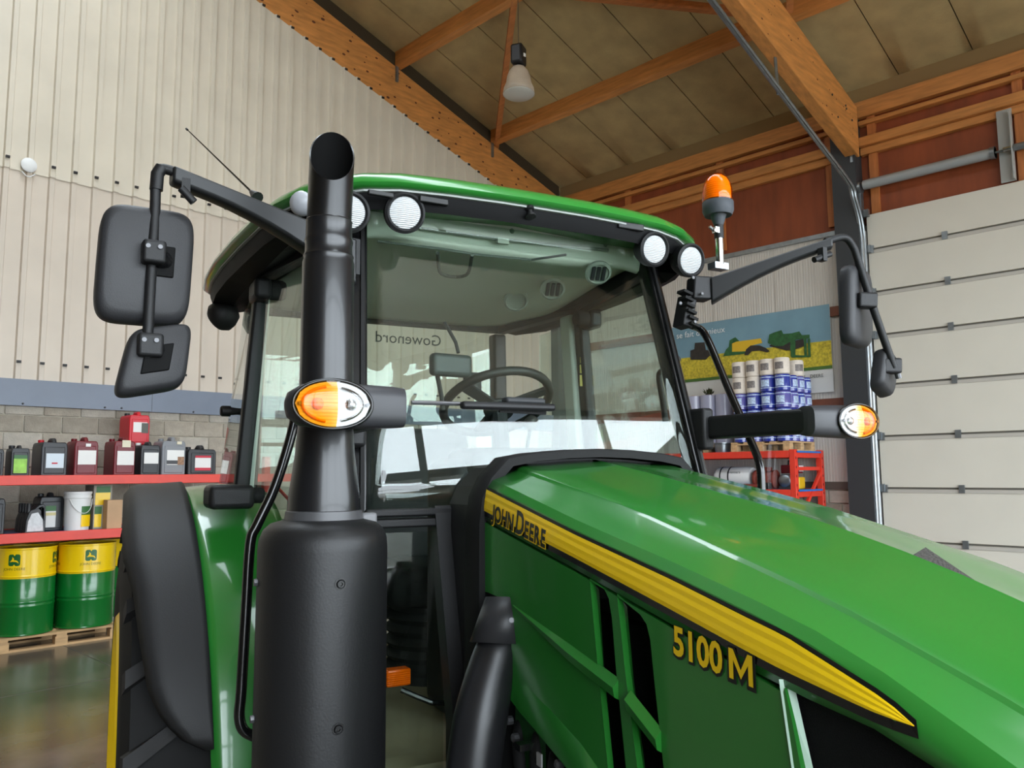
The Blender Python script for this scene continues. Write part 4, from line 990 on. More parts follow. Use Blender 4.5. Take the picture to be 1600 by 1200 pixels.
# downpipe from the engine with heat shield
pp_ = [L(*p, y=q) for p, q in (((796, 950), -.40), ((788, 985), -.405), ((771, 1035), -.415), ((755, 1100), -.43), ((742, 1180), -.44), ((730, 1300), -.45), ((722, 1420), -.45))]
part(MB().tube(spline(pp_, 6), [.046]*10+[.050+.001*k for k in range(10)]+[.06]*17, 20), 'exhaust_downpipe', mat('pipe_black', (30, 30, 32), .35), smooth=50)
ca, cb = L(798, 935, y=-.40), L(781, 1005, y=-.41)
axd = (cb-ca).normalized(); sidev = axd.cross(Vector((.3, 1, 0))).normalized(); upv = sidev.cross(axd)
if upv.y > 0: upv = -upv
vs = []; fs = []; n = 14
for i, (c, r_) in enumerate(((ca, .056), (cb, .066))):
    for k in range(n+1):
        t = math.pi*(k/n)*1.2-.31; vs.append(c + sidev*math.cos(t)*r_ + upv*math.sin(t)*r_ + axd*(.012*abs(math.cos(t)) if i == 0 else -.014*math.cos(t)))
for k in range(n): fs.append((k, k+1, n+1+k+1, n+1+k))
hs = part(MB().add(vs, fs), 'heat_shield', mat('shield_black', (44, 44, 46), .42, spec=.4), smooth=60, solid=.004)
part(MB().lathe([(.006, 0), (.006, .006)], (ca+cb)/2+upv*.058, upv, 8), 'shield_bolt', M['bolt'], hs)
# hand rail beside the muffler
hp = [L(*p, y=-.06) for p in ((466, 625), (455, 680), (430, 760), (402, 820), (391, 850), (384, 960), (377, 1080), (374, 1118), (380, 1140), (396, 1150), (420, 1156))]
part(MB().tube(spline(hp, 5), .0125, 12), 'hand_rail', mat('rail_black', (14, 14, 15), .22, coat=.4), smooth=60)
# fuel hoses and fittings under the side panel
for i, (p, c) in enumerate((((812, 1150), M['rubber']), ((840, 1170), M['rubber']), ((868, 1195), M['rubber']))):
    a = L(*p, x=-.30); part(MB().tube(spline([a+Vector((.05, .03, .06)), a, a+Vector((0, -.02, -.10)), a+Vector((.02, -.03, -.25))], 5), .017, 10), 'hose', c, smooth=50)
for px, py in ((800, 1125), (809, 1152), (878, 1193)):
    a = L(px, py, x=-.315); part(MB().lathe([(.010, 0), (.010, .012), (.005, .016)], a, (-1, 0, 0), 8), 'bolt', M['bolt'])
a = L(821, 1165, x=-.325); part(MB().obox(a, (0, 1, 0), (1, 0, 0), (0, 0, 1), .013, .02, .007), 'hose_clamp', M['chrome'])
a = L(843, 1187, x=-.325); part(MB().obox(a, (0, 1, 0), (1, 0, 0), (0, 0, 1), .010, .002, .013), 'part_tag', mat('tag_grey', (150, 150, 150), .6))
part(MB().box(-.30, -.26, -.62, -.40, .9, 1.22), 'engine_bracket', mat('chassis_green', (18, 70, 26), .5))
# orange marker inside the step well with its bracket
a = L(620, 1057, y=.05); part(MB().obox(a, (1, 0, 0), (0, 1, 0), (0, 0, 1), .034, .02, .022), 'marker_lamp', lens_o, bevel=.005)
part(MB().tube([L(627, 1078, y=.05), L(650, 1088, y=.03), L(675, 1098, y=.01), L(706, 1099, y=0)], .008, 8), 'marker_bracket', M['blackg'])

# mirrors ---------------------------------------------------------------------------------
def arm(base, tip, hb, ht, wd, drop):
    # tapered hollow arm seen from its flat side: top edge straight, lower edge curved
    base, tip = Vector(base), Vector(tip); n = 10; rs = []
    d = (tip-base); side = Vector((-d.y, d.x, 0)).normalized()
    for i in range(n+1):
        f = i/n; c = base.lerp(tip, f); h = ht+(hb-ht)*(max(0, 1-f*1.25))**1.8; w_ = wd*(1-.25*f)
        rs.append([c+side*w_/2, c-side*w_/2, c-side*w_*.5-Vector((0, 0, h)), c-side*w_*.28-Vector((0, 0, h+.004)), c+side*w_*.28-Vector((0, 0, h+.004)), c+side*w_*.5-Vector((0, 0, h))])
    return MB().rings(rs, True, True)
def shell_mirror(c, ex, ez, ey, w_, h, dep, r=.3, taper=0):
    # rounded back shell: ex width axis, ez height axis, ey towards the viewer (back of the glass)
    ex, ez, ey = Vector(ex).normalized(), Vector(ez).normalized(), Vector(ey).normalized(); c = Vector(c)
    def outline(k, n=48):
        pts = []
        for i in range(n):
            t = 2*math.pi*i/n; ct, st_ = math.cos(t), math.sin(t); e = 2/5.5
            x = math.copysign(abs(ct)**e, ct)*w_/2*k; z = math.copysign(abs(st_)**e, st_)*h/2*k
            pts.append((x*(1+taper*z/h), z))
        return pts
    rs = []
    for k, d in ((.975, -.004), (1, .004), (1, dep*.45), (.985, dep*.68), (.93, dep*.88), (.82, dep)):
        rs.append([c+ex*x+ez*z+ey*d for x, z in outline(k)])
    return MB().rings(rs, True, True)
mir_b = mat('mirror_black', (40, 40, 42), .5, bump=.1, bscale=350, spec=.4)
glass_m = mat('mirror_glass', (225, 228, 230), .03, metal=1)
YF = Vector((0, -1, 0))
# right-hand mirror (image left)
tipL = L(268, 262, y=-.02); baseL = Vector((-.585, .10, 2.385))
ar = part(arm((-.565, .06, 2.395), tipL, .125, .038, .066, 0), 'mirror_arm', mat('arm_black', (22, 23, 24), .42, spec=.4), smooth=45, bevel=.006, label='black mirror arm reaching up and outwards')
poleL = [tipL+Vector((.02, 0, -.012)), L(252, 264, y=-.02), L(244, 280, y=-.02), L(242, 330, y=-.02), L(236, 430, y=-.03), L(229, 560, y=-.04)]
part(MB().tube(spline(poleL, 6), .0125, 14), 'mirror_pole', M['black'], ar, smooth=60)
q = L(244, 283, y=-.02); part(MB().tube([L(253, 262, y=-.02), L(246, 272, y=-.02), L(244, 297, y=-.02)], .0155, 14), 'pole_sleeve', M['black'], ar, smooth=60)
q = L(290, 300, y=-.03); mb = MB().obox(L(290, 294, y=-.03), (1, 0, 0), (0, 1, 0), (0, 0, 1), .01, .012, .022); mb.tube([L(283, 294, y=-.04), L(303, 316, y=-.04)], .010, 10); part(mb, 'clamp_lever', M['black'], ar, smooth=50)
cL = L(225, 420, y=.02)
m1 = part(shell_mirror(cL, (1, .12, .02), (.03, 0, 1), (.1, -1, .1), .212, .285, .05), 'mirror_head', mir_b, ar, smooth=45)
cg = cL+Vector((0, .008, 0)); 
cS = L(240, 566, y=.0)
m2 = part(shell_mirror(cS, (1, .12, .22), (.14, .1, 1), (.12, -1, .2), .152, .165, .045, taper=-.12), 'wide_angle_mirror', mir_b, ar, smooth=45)
# clamps on pole
for (px, py, hx, hz) in ((240, 395, .026, .028), (234, 540, .028, .028)):
    c = L(px, py, y=-.045); mb = MB().obox(c, (1, .1, 0), (-.1, 1, 0), (0, 0, 1), hx, .022, hz); o = part(mb, 'pole_clamp', M['black'], ar, bevel=.008, seg=3)
    for dx in (-.013, .013): part(MB().lathe([(.0055, 0), (.0055, .004)], c+Vector((dx, -.022, .010)), (0, -1, 0), 8), 'clamp_bolt', M['bolt'], ar)
    c2 = c+Vector((.025, .03, -.012)); part(MB().tube([c+Vector((.01, .01, -.008)), c2], .024, 16), 'clamp_ball', M['blackg'], ar, smooth=50)
# dark socket frames on the shells
part(MB().obox(L(252, 408, y=-.028), (1, .12, 0), (.03, 0, 1), (.1, -1, 0), .030, .038, .003), 'mirror_socket', mat('socket_black', (8, 8, 8), .7, spec=.15), ar, bevel=.006)
part(MB().obox(L(246, 560, y=-.045), (1, .12, .22), (.14, .1, 1), (.12, -1, .2), .032, .034, .003), 'mirror_socket', MATS['socket_black'], ar, bevel=.006)
# left-hand mirror (image right): swung forwards, seen nearly edge-on
tipR = L(1300, 372, y=-.28); baseR = Vector((.60, -.0, 2.385))
b0 = L(1110, 436, y=-.02)
arR = part(arm(b0, tipR, .085, .032, .05, 0), 'mirror_arm', MATS['arm_black'], smooth=45, bevel=.006, label='black mirror arm swung forwards')
poleR = [tipR+Vector((-.02, .01, -.012)), L(1318, 371, y=-.29), L(1332, 384, y=-.295), L(1341, 408, y=-.30), L(1364, 480, y=-.31), L(1397, 575, y=-.32)]
part(MB().tube(spline(poleR, 6), .0125, 14), 'mirror_pole', M['black'], arR, smooth=60)
mb = MB().obox(L(1285, 398, y=-.28), (1, 0, 0), (0, 1, 0), (0, 0, 1), .009, .012, .022); mb.tube([L(1272, 406, y=-.28), L(1297, 397, y=-.28)], .010, 10); part(mb, 'clamp_lever', M['black'], arR, smooth=50)
cR = L(1330, 481, y=-.24)
part(shell_mirror(cR, (.93, .36, .0), (.07, .0, 1), (.36, -.93, .05), .205, .270, .042), 'mirror_head', mir_b, arR, smooth=45)
cR2 = L(1374, 585, y=-.26)
part(shell_mirror(cR2, (.92, .38, -.25), (.28, .0, 1), (.38, -.9, .2), .140, .140, .04), 'wide_angle_mirror', mir_b, arR, smooth=45)
for (px, py) in ((1352, 470), (1390, 572)):
    c = L(px, py, y=-.305); part(MB().obox(c, (1, -.3, 0), (.3, 1, 0), (.1, 0, 1), .034, .022, .026), 'pole_clamp', M['black'], arR, bevel=.008, seg=3)
    part(MB().tube([c, c+Vector((-.035, .035, -.005))], .022, 16), 'clamp_ball', M['blackg'], arR, smooth=50)
part(MB().lathe([(.010, 0), (.010, .02)], L(1402, 582, y=-.31), (.3, 0, -1), 10), 'clamp_bolt', M['bolt'], arR)
# bracket of the left mirror on the pillar, with ribbed bellows and bolts
mb = MB().obox(L(1093, 452, y=-.0), (1, -.2, 0), (.2, 1, 0), (.1, 0, 1), .036, .03, .040); part(mb, 'arm_bracket', M['black'], arR, bevel=.006)
mb = MB().obox(L(1070, 488, y=.02), (1, 0, -.25), (0, 1, 0), (.25, 0, 1), .020, .03, .055); o = part(mb, 'pillar_bracket', M['black'], arR, bevel=.005)
for i in range(6):
    part(MB().obox(L(1070+2.2*i, 458+10*i, y=-.005), (1, 0, -.3), (0, 1, 0), (.3, 0, 1), .018, .02, .0045), 'bellow_rib', M['rubber'], arR)
for px, py in ((1096, 459), (1082, 434), (1085, 503), (1062, 474)):
    part(MB().lathe([(.006, 0), (.006, .006), (.003, .007)], L(px, py, y=-.035), (0, -1, 0), 8), 'bracket_bolt', M['bolt'], arR)
part(arm((-.56, .07, 2.40), (-.60, .05, 2.40), .10, .10, .06, 0), 'arm_bracket', M['black'], ar)
# hinge bracket of the far signal arm, far grab rail
gr = [L(*p, x=.66) for p in ((1078, 508), (1096, 516), (1110, 540), (1135, 600), (1166, 672), (1186, 722), (1190, 760), (1192, 830))]
part(MB().tube(spline(gr, 5), .013, 12), 'grab_rail', mat('rail_black', (14, 14, 15), .22), smooth=60)
gi = [L(*p, x=.60) for p in ((1060, 560), (1036, 578), (1030, 590), (1036, 628), (1040, 660))]
part(MB().tube(spline(gi, 5), .011, 10), 'inner_grip', M['dark_int'], smooth=60)
# beacon
q0 = L(1125, 412, y=.02); X, Y = q0.x, .02
def zb(py): return L(1121, py, y=.02).z
bpole = part(MB().tube([(X, Y, zb(412)), (X, Y, zb(350))], .0135, 16), 'beacon_pole', M['chrome'], smooth=50)
part(MB().tube([(X, Y, zb(372)), (X, Y, zb(346))], .0165, 16), 'pole_socket', M['black'], bpole, smooth=50)
mb = MB().bar((X-.05, Y-.01, zb(358)), (X-.01, Y, zb(364)), .008, .008); mb.obox((X-.018, Y-.005, zb(361)), (1, 0, 0), (0, 1, 0), (0, 0, 1), .008, .01, .01); part(mb, 'wing_nut', M['chrome'], bpole)
part(MB().lathe([(.016, zb(352)), (.022, zb(345)), (.026, zb(338)), (.028, zb(336)), (.047, zb(337)), (.054, zb(330)), (.054, zb(317)), (.050, zb(314))], (X, Y, 0), (0, 0, 1), 32), 'beacon_base', mat('beacon_grey', (58, 62, 68), .6), bpole, smooth=40)
zb0, zb1 = zb(316), zb(270)
dome = [(.0525, zb0), (.0535, zb0+.012), (.0525, zb0+.04), (.048, zb0+.064), (.040, zb0+.085), (.029, zb0+.101), (.016, zb0+.110), (.001, zb0+.113)]
sc2 = (zb1-zb0)/.113; dome = [(r, zb0+(z-zb0)*sc2) for r, z in dome]
part(MB().lathe(dome, (X, Y, 0), (0, 0, 1), 40, cap=False), 'beacon_dome', glassmat('beacon_amber', (1.0, .47, .05), .04, .05), bpole, smooth=60)
part(MB().lathe([(.044, zb0+.0), (.047, zb0+.012), (.046, zb0+.05*sc2), (.042, zb0+.072*sc2), (.034, zb0+.088*sc2), (.02, zb0+.1*sc2), (.001, zb0+.104*sc2)], (X, Y, 0), (0, 0, 1), 32), 'beacon_core', lensmat('amber_core', (255, 214, 170), .4, 0, .4, 40), bpole, smooth=50)
mb = MB().box(X-.03, X+.03, Y-.01, Y+.03, zb(420), zb(410)); part(mb, 'beacon_foot', M['galv'], bpole)
# antenna
qa, qb = L(392, 299, y=.55), L(293, 203, y=.95)
an = part(MB().tube([qa, qb], [.0035, .002], 6), 'antenna', M['blackg']); part(MB().lathe([(.004, 0), (.004, .012)], qb, qb-qa, 8), 'antenna_tip', M['black'], an)
part(MB().lathe([(.02, 0), (.014, .02), (.006, .05)], qa-(qb-qa).normalized()*.05, qb-qa, 12), 'antenna_foot', M['black'], an)
# ================================================================ things in the hall
def BT(name, label, cat, a, b, z, rot=0, group=None): return thing(name, label, cat, W(a, b, z), BANG+rot, group)
# high-bay lamp -------------------------------------------------------------------------
la, lb = 7.96, 7.62
def lz(py): 
    P = W(la, lb, 0); d = ray(815, py); t = P.to_2d().length/d.to_2d().length; return EYE+d.z*t
lamp = BT('high_bay_lamp', 'bell-shaped high-bay lamp hanging from a purlin on a thin cord', 'lamp', la, lb, lz(148))
base = lz(148); hh = lambda py: lz(py)-base
MB().tube([(0, 0, hh(80)), (0, 0, roof_z(la)-base+.02)], .006, 6).build('cord', mat('cord_brown', (90, 74, 54), .7), lamp)
MB().obox((0, 0, (hh(72)+hh(102))/2), (1, .4, 0), (-.4, 1, 0), (0, 0, 1), .11, .09, (hh(72)-hh(102))/2).build('ballast', mat('ballast_black', (30, 28, 28), .45), lamp, bevel=.035, seg=2)
MB().lathe([(.055, hh(106)), (.055, hh(98))], n=16).build('neck', M['blackg'], lamp, smooth=40)
MB().lathe([(.05, hh(104)), (.09, hh(106)), (.135, hh(112)), (.165, hh(120)), (.18, hh(130)), (.195, hh(134)), (.215, hh(139)), (.225, hh(146))], n=32, cap=False).build('shade', mat('shade_grey', (188, 172, 152), .35, var=.1), lamp, smooth=60, solid=.006)
MB().lathe([(.222, hh(146)), (.226, hh(147.5)), (.19, hh(150)), (.001, hh(151))], n=32).build('diffuser', mat('diffuser_glass', (200, 198, 190), .2), lamp, smooth=50)
MB().box(-.02, .02, -.125, -.118, hh(93), hh(88)).build('sticker', M['paper'], lamp)
MB().obox((.21, -.03, hh(135)), (1, 0, 0), (0, 1, 0), (0, 0, 1), .03, .02, .025).build('latch', M['blackg'], lamp)

# left rack ------------------------------------------------------------------------------
RB = 9.42
rack = BT('storage_rack', 'red steel storage rack against the concrete block wall', 'rack', 0, 0, 0)
def beams(r, a0, a1, b0, b1, zb, zt, deck):
    for q in (b0, b1-.05):
        MB().box(a0, a1, q, q+.05, zb, zt).build('beam', M['red'], r, bevel=.004, seg=1)
    MB().box(a0+.02, a1-.02, b0+.052, b1-.055, zt-.03, zt-.008).build('shelf_deck', deck, r)
deckm = mat('deck_blue', (62, 84, 130), .5)
beams(rack, 1.75, 5.6, RB, 10.36, 1.665, 1.765, deckm); beams(rack, 1.75, 5.6, RB, 10.36, 1.080, 1.178, deckm)
for a in (1.66, 5.6):
    for q in (RB, 10.28): MB().box(a, a+.09, q, q+.08, 0, 2.0).build('upright', M['red'], rack, bevel=.004, seg=1)
    for z in (.3, 1.3): MB().bar((a+.045, RB+.04, z), (a+.045, 10.32, z+.45), .03, .03).build('brace', M['red'], rack)

def jerrycan(label, px0, px1, pytop, b, z0, mt, dep=.26, lab=None, cap=None, group='canisters on the rack', kind='jerrycan', topz=None, shape='can', clab=None, notch=True, low_cap=False):
    a0 = onB(px0, 740, b)[0]; a1 = onB(px1, 740, b)[0]; zt = topz or onB((px0+px1)/2, pytop, b)[1]
    w_, h = a1-a0, zt-z0
    t = BT(kind, label, 'canister', (a0+a1)/2, b+dep/2, z0, 0, group)
    y0 = -dep/2
    # body: rounded block with shoulder and recessed grip
    prof = [(-w_/2, .0), (w_/2, .0), (w_/2, h*.80), (w_/2*.93, h*.90), (w_/2*.80, h*.93), (-w_/2*.80, h*.93), (-w_/2*.93, h*.90), (-w_/2, h*.80)]
    MB().prism(prof, lambda p, k: (p[0], y0+dep*k, p[1])).build('body', mt, t, bevel=min(.03, w_*.12), seg=3)
    # moulded panel edge on the front, handle ridge along the top
    MB().box(-w_*.40, w_*.40, y0-.006, y0+.01, h*.06, h*.80).build('front_panel', mt, t, bevel=.012, seg=2)
    if notch:
        MB().tube([(0, y0+.03, h*.90), (0, y0+.05, h*.985), (0, y0+dep*.45, h*.99), (0, y0+dep*.6, h*.90)], w_*.10, 10).build('handle', mt, t, smooth=60)
    if low_cap: MB().lathe([(.018, -.01), (.02, 0), (.02, .014), (.016, .018)], (-w_*.47, y0+.08, h*.845), (-1, 0, .35), 16).build('cap', cap or mt, t, smooth=40)
    else: MB().lathe([(.028, 0), (.03, .005), (.03, .03), (.024, .034)], (-w_*.25, dep*.28, h*.925), n=16).build('cap', cap or mt, t, smooth=40)
    if lab:
        for k_, (x0, x1, zb, zc, lm, nm) in enumerate(lab):
            MB().box(w_*x0, w_*x1, y0-.0085-.0015*k_, y0-.004, h*zb, h*zc).build(nm, lm, t)
    return t
blk = mat('can_black', (38, 39, 42), .42); dred = mat('can_dark_red', (112, 22, 32), .42); redc = mat('can_red', (206, 30, 44), .42); gry = mat('can_grey', (128, 130, 134), .42)
lime = mat('label_lime', (150, 205, 80), .5, var=.25, vscale=14); lgrn = mat('label_green', (60, 110, 60), .5); lred = mat('label_red', (196, 40, 60), .5); lblue = mat('label_bluewhite', (212, 222, 230), .5); gray_l = mat('label_dark', (84, 84, 76), .5)
P_ = M['paper']; ZU, ZL = 1.757, 1.170; B1 = RB+.06
jerrycan('black canister with ribbed grip beside the green labelled canister', -32, 5, 698, B1, ZU, blk)
jerrycan('small black canister with a lime green label on the upper shelf', 16, 45, 697, B1, ZU, blk, .22, [(-.36, .36, .10, .58, lime, 'label'), (-.36, .36, .58, .70, lgrn, 'label_band')])
t = jerrycan('large black canister with a white label and red cap', 63, 104, 687, B1, ZU, blk, .34, [(-.32, .36, .22, .62, lblue, 'label'), (-.1, .12, .33, .37, lred, 'label_mark')], cap=redc)
jerrycan('dark red canister with a small white sticker above its label', 115, 152, 685, B1, ZU, dred, .30, [(-.36, .40, .30, .68, P_, 'label'), (-.06, .16, .78, .86, P_, 'sticker')])
jerrycan('dark red canister with a cream tag on its shoulder', 177, 210, 685, B1, ZU, dred, .32, [(-.36, .44, .28, .66, P_, 'label'), (-.15, .25, .76, .95, mat('tag_cream', (226, 216, 190), .6), 'tag')])
hz = onB(215, 690, B1+.42)[1]
jerrycan('dark red canister standing behind under the bright red canister', 199, 232, 690, B1+.42, ZU, dred, .34, topz=ZU+(hz-.03-ZU)/.93, notch=False, cap=blk, low_cap=True)
jerrycan('bright red canister stacked on top of another canister', 199, 231, 645, B1+.42, hz-.031, redc, .32, [(-.32, .36, .38, .70, P_, 'label'), (.08, .42, .36, .68, gray_l, 'label_picture')], cap=blk)
jerrycan('narrow black canister with a plain white label beside the grey one', 219, 249, 692, B1, ZU, blk, .30, [(-.34, .40, .36, .70, P_, 'label')], cap=P_)
jerrycan('grey canister with a picture label on the upper shelf', 252, 289, 685, B1, ZU, gry, .28, [(-.30, .42, .28, .68, P_, 'label'), (-.30, .2, .30, .40, blk, 'label_band'), (.15, .42, .28, .5, mat('label_brown', (150, 110, 80), .5, var=.4, vscale=40), 'label_picture'), (.1, .3, .84, .92, mat('tag_cream', (226, 216, 190), .6), 'sticker')])
jerrycan('black canister with a red and white label at the end of the upper shelf', 293, 337, 699, B1, ZU, blk, .26, [(-.26, .30, .16, .70, P_, 'label'), (-.26, .30, .16, .26, lred, 'label_band'), (-.26, .30, .62, .70, lred, 'label_band')])
# lower shelf
jerrycan('plain black canister at the open end of the lower shelf', -30, 12, 775, B1, ZL, blk, .34)
for i in range(2):
    jerrycan('black canister with a green and white label behind the small jugs' if i == 0 else 'unlabelled black canister behind the green and white labelled one', 65, 103, 772, B1+.24+.3*i, ZL, blk, .26, [(-.30, .16, .10, .68, P_, 'label'), (-.30, .16, .54, .68, lgrn, 'label_band'), (-.30, .16, .42, .50, mat('label_cream', (222, 208, 150), .5), 'label_band')] if i == 0 else None, group='labelled black canisters on the lower shelf')
def jug(i, b):
    a0, a1 = onB(40, 800, B1)[0], onB(72, 800, B1)[0]; w_ = a1-a0; h = onB(50, 787, B1)[1]-ZL; dep = .085
    t = BT('oil_jug', 'small black oil jug with its silver label showing, foremost of its row' if i == 0 else 'small black oil jug lined up behind the foremost jug', 'jug', (a0+a1)/2, b+dep/2, ZL, 0, 'oil jugs in a row')
    out = [(-w_/2, 0), (w_/2, 0), (w_/2, h*.6), (w_*.46, h*.92), (w_*.34, h*.97), (w_*.12, h*.93), (-w_*.08, h*.80), (-w_*.22, h*.78), (-w_*.34, h*.70), (-w_*.46, h*.45)]
    hole = [(w_*.40, h*.45), (w_*.38, h*.84), (w_*.26, h*.86), (w_*.28, h*.62)]
    MB().prism(out, lambda p, k: (p[0], -dep/2+dep*k, p[1]), holes=[hole]).build('body', blk, t, bevel=.006)
    MB().lathe([(.022, h*.68), (.022, h*.98), (.018, h*1.0)], (-w_*.30, 0, 0), n=12).build('cap', blk, t, smooth=40)
    lab = [(-w_*.40, h*.06), (w_*.40, h*.06), (w_*.34, h*.45), (w_*.10, h*.70), (-w_*.20, h*.66), (-w_*.36, h*.40)]
    MB().prism(lab, lambda p, k: (p[0], -dep/2-.003+.002*k, p[1])).build('label', mat('label_silver', (206, 208, 210), .4, var=.15, vscale=30), t)
for i in range(4): jug(i, B1-.004+.096*i)
# white bucket
a0, a1 = onB(106, 800, B1)[0], onB(148, 800, B1)[0]; r = (a1-a0)/2; zt = onB(127, 768, B1)[1]-ZL
bk = BT('bucket', 'white plastic bucket with a yellow and green label and wire handle', 'bucket', (a0+a1)/2, B1+r, ZL)
MB().lathe([(r*.88, 0), (r*.97, zt*.82), (r*1.02, zt*.83), (r*1.02, zt*.88), (r*.99, zt*.89), (r*.99, zt*.94)], n=36).build('body', M['white'], bk, smooth=40)
MB().lathe([(r*1.03, zt*.93), (r*1.04, zt*.99), (r*.98, zt), (r*.2, zt*.99)], n=36).build('lid', M['white'], bk, smooth=40)
def wrap(rr, z, x0): return lambda v: Vector(((rr)*math.sin((v.x+x0)/rr), -rr*math.cos((v.x+x0)/rr), z+v.y))
def curved(rr0, x0, x1, z0, z1, n=10):
    mb = MB(); return mb.grid(lambda u_, v_: wrap(rr0, 0, 0)(Vector((x0+(x1-x0)*u_, z0+(z1-z0)*v_, 0))), n, 1)
curved(r*.965, r*.02, r*.98, zt*.10, zt*.40).build('label', M['yellow'], bk, solid=.002)
curved(r*.975, r*.02, r*.98, zt*.40, zt*.62).build('label_band', lgrn, bk, solid=.002)
hp = [wrap(r*1.04, zt*.80 - zt*.36*math.sin(math.pi*k/12)**.8, 0)(Vector((-r*.9+2.2*r*k/12, 0, 0))) for k in range(13)]
MB().tube(hp, .004, 6).build('handle', M['white'], bk, smooth=60)
# cartons
def carton(label, px0, px1, py0, py1, b, mt, dep, lab=(), z0=None):
    a0, a1 = onB(px0, 800, b)[0], onB(px1, 800, b)[0]; z1 = onB((px0+px1)/2, py0, b)[1]; z0 = ZL if z0 is None else z0
    t = BT('carton', label, 'box', (a0+a1)/2, b+dep/2, z0); w_, h = a1-a0, z1-z0
    MB().box(-w_/2, w_/2, -dep/2, dep/2, 0, h).build('body', mt, t, bevel=.003, seg=1)
    MB().box(-w_/2+.002, w_/2-.002, -.004, .004, h-.001, h+.001).build('flap_seam', mat('seam_brown', (130, 100, 70), .8), t)
    for (x0, x1, q0, q1, lm) in lab: MB().box(w_*x0, w_*x1, -dep/2-.002, -dep/2+.001, h*q0, h*q1).build('label', lm, t)
    return t, z0+h
gcart = mat('carton_grey', (168, 160, 146), .7)
_, zc = carton('grey carton with a narrow yellow label next to the bucket', 146, 167, 789, 826, B1+.155, gcart, .28, [(-.42, .1, .08, .62, M['yellow']), (-.42, .1, .62, .94, lgrn)])
carton('grey carton with a yellow label stacked on the other carton', 145, 174, 758, 789, B1+.155, gcart, .28, [(-.4, .4, .0, .62, M['yellow']), (-.36, .4, .62, .94, lgrn)], z0=zc)
carton('plain brown cardboard box at the end of the lower shelf', 167.5, 191, 781, 826, B1+.01, mat('cardboard', (196, 160, 124), .8, var=.06), .13)

# drums on a pallet ------------------------------------------------------------------------
def pallet(label, a0, a1, b0, b1, z=0, group=None, along='a'):
    t = BT('pallet', label, 'pallet', (a0+a1)/2, (b0+b1)/2, z, 0, group); w_, d = (a1-a0)/2, (b1-b0)/2
    if along == 'b': w_, d = d, w_; t.rotation_euler.z += math.pi/2
    for k in range(5):
        y = -d+.05+(2*d-.1)*k/4; MB().box(-w_, w_, y-.05, y+.05, .122, .144).build('top_board', M['wood'], t)
    for k in range(3):
        x = -w_+.06+(2*w_-.12)*k/2; MB().box(x-.05, x+.05, -d, d, .100, .122).build('cross_board', M['wood'], t)
        for q in range(3):
            y = -d+.05+(2*d-.1)*q/2; MB().box(x-.06, x+.06, y-.05, y+.05, .022, .100).build('pallet_block', M['wood'], t)
    for q in range(3):
        y = -d+.05+(2*d-.1)*q/2; MB().box(-w_, w_, y-.05, y+.05, 0, .022).build('bottom_board', M['wood'], t)
    return t
pallet('wooden pallet under the oil drums', 2.28, 3.48, 9.42, 10.44)
DR = .286; dg, dy = mat('drum_green', (.004, .155, .022), .22, coat=.4, lin=True), mat('drum_yellow', (244, 204, 8), .3, coat=.4)
deer = [(-.30, -.02), (-.22, .10), (-.16, .16), (-.20, .30), (-.16, .36), (-.10, .24), (-.05, .28), (-.04, .20), (.0, .16), (-.04, .06), (.12, .04), (.24, .0), (.34, -.10), (.42, -.28), (.34, -.24), (.22, -.14), (.10, -.12), (-.06, -.12), (-.16, -.10), (-.30, -.14), (-.42, -.10), (-.30, -.06)]
def rrect(w_, h, r, n=5):
    out = []
    for cx, cy_, a in ((w_-r, h-r, 0), (-w_+r, h-r, 90), (-w_+r, -h+r, 180), (w_-r, -h+r, 270)):
        for k in range(n+1):
            t = math.radians(a+90*k/n); out.append((cx+r*math.cos(t), cy_+r*math.sin(t)))
    return out
def drum(label, a, b, rot, logos=True):
    t = BT('oil_drum', label, 'drum', a, b, .144, rot, 'oil drums on the pallet')
    MB().lathe([(DR*.96, 0), (DR, .006), (DR+.004, .012), (DR-.002, .02), (DR, .03), (DR, .28), (DR+.004, .29), (DR+.005, .30), (DR+.001, .31), (DR, .318), (DR+.001, .322), (DR+.005, .332), (DR+.004, .345), (DR, .352), (DR, .575)], n=56).build('body', dg, t, smooth=30)
    MB().lathe([(DR, .575), (DR, .585), (DR+.005, .592), (DR+.005, .600), (DR, .607), (DR, .862), (DR+.004, .868), (DR+.004, .882), (DR-.010, .882), (DR-.012, .868), (.001, .866)], n=56).build('upper_body', dy, t, smooth=30)
    MB().lathe([(.035, .866), (.035, .876), (.02, .878)], (.15, -.14, 0), n=14).build('bung', dy, t, smooth=40)
    if not logos: return t
    fr = mat('logo_green', (22, 92, 40), .4); ink = mat('logo_ink', (96, 84, 12), .5)
    for x0 in (0, .449, -.449, .898):
        mb = MB(); lp = rrect(.055, .058, .02)
        mb.add([wrap(DR+.0015, .765, x0)(Vector((p[0], p[1], 0))) for p in lp]+[wrap(DR+.0015, .765, x0)(Vector((0, 0, 0)))], [(i, (i+1) % len(lp), len(lp)) for i in range(len(lp))])
        em = mb.build('emblem', fr, t)
        tri = tessellate_polygon([[Vector((p[0], p[1], 0)) for p in deer]])
        MB().add([wrap(DR+.0035, .765, x0)(Vector((p[0]*.105, p[1]*.105-.004, 0))) for p in deer], tri).build('deer_mark', dy, em)
        text_on('drum_lettering', 'JOHN DEERE', .036, wrap(DR+.0015, .663, x0), ink, t, align='CENTER')
    return t
DA = (2.575, 3.173)
drum('green and yellow oil drum on the pallet below the jugs', DA[0], RB-.018+DR, -.61)
drum('green and yellow oil drum on the pallet below the bucket', DA[1], RB-.018+DR, -.17)
for a in (2.874, 3.472): drum('green and yellow oil drum in the back row by the wall', a, RB-.018+DR+.508, 0, False)

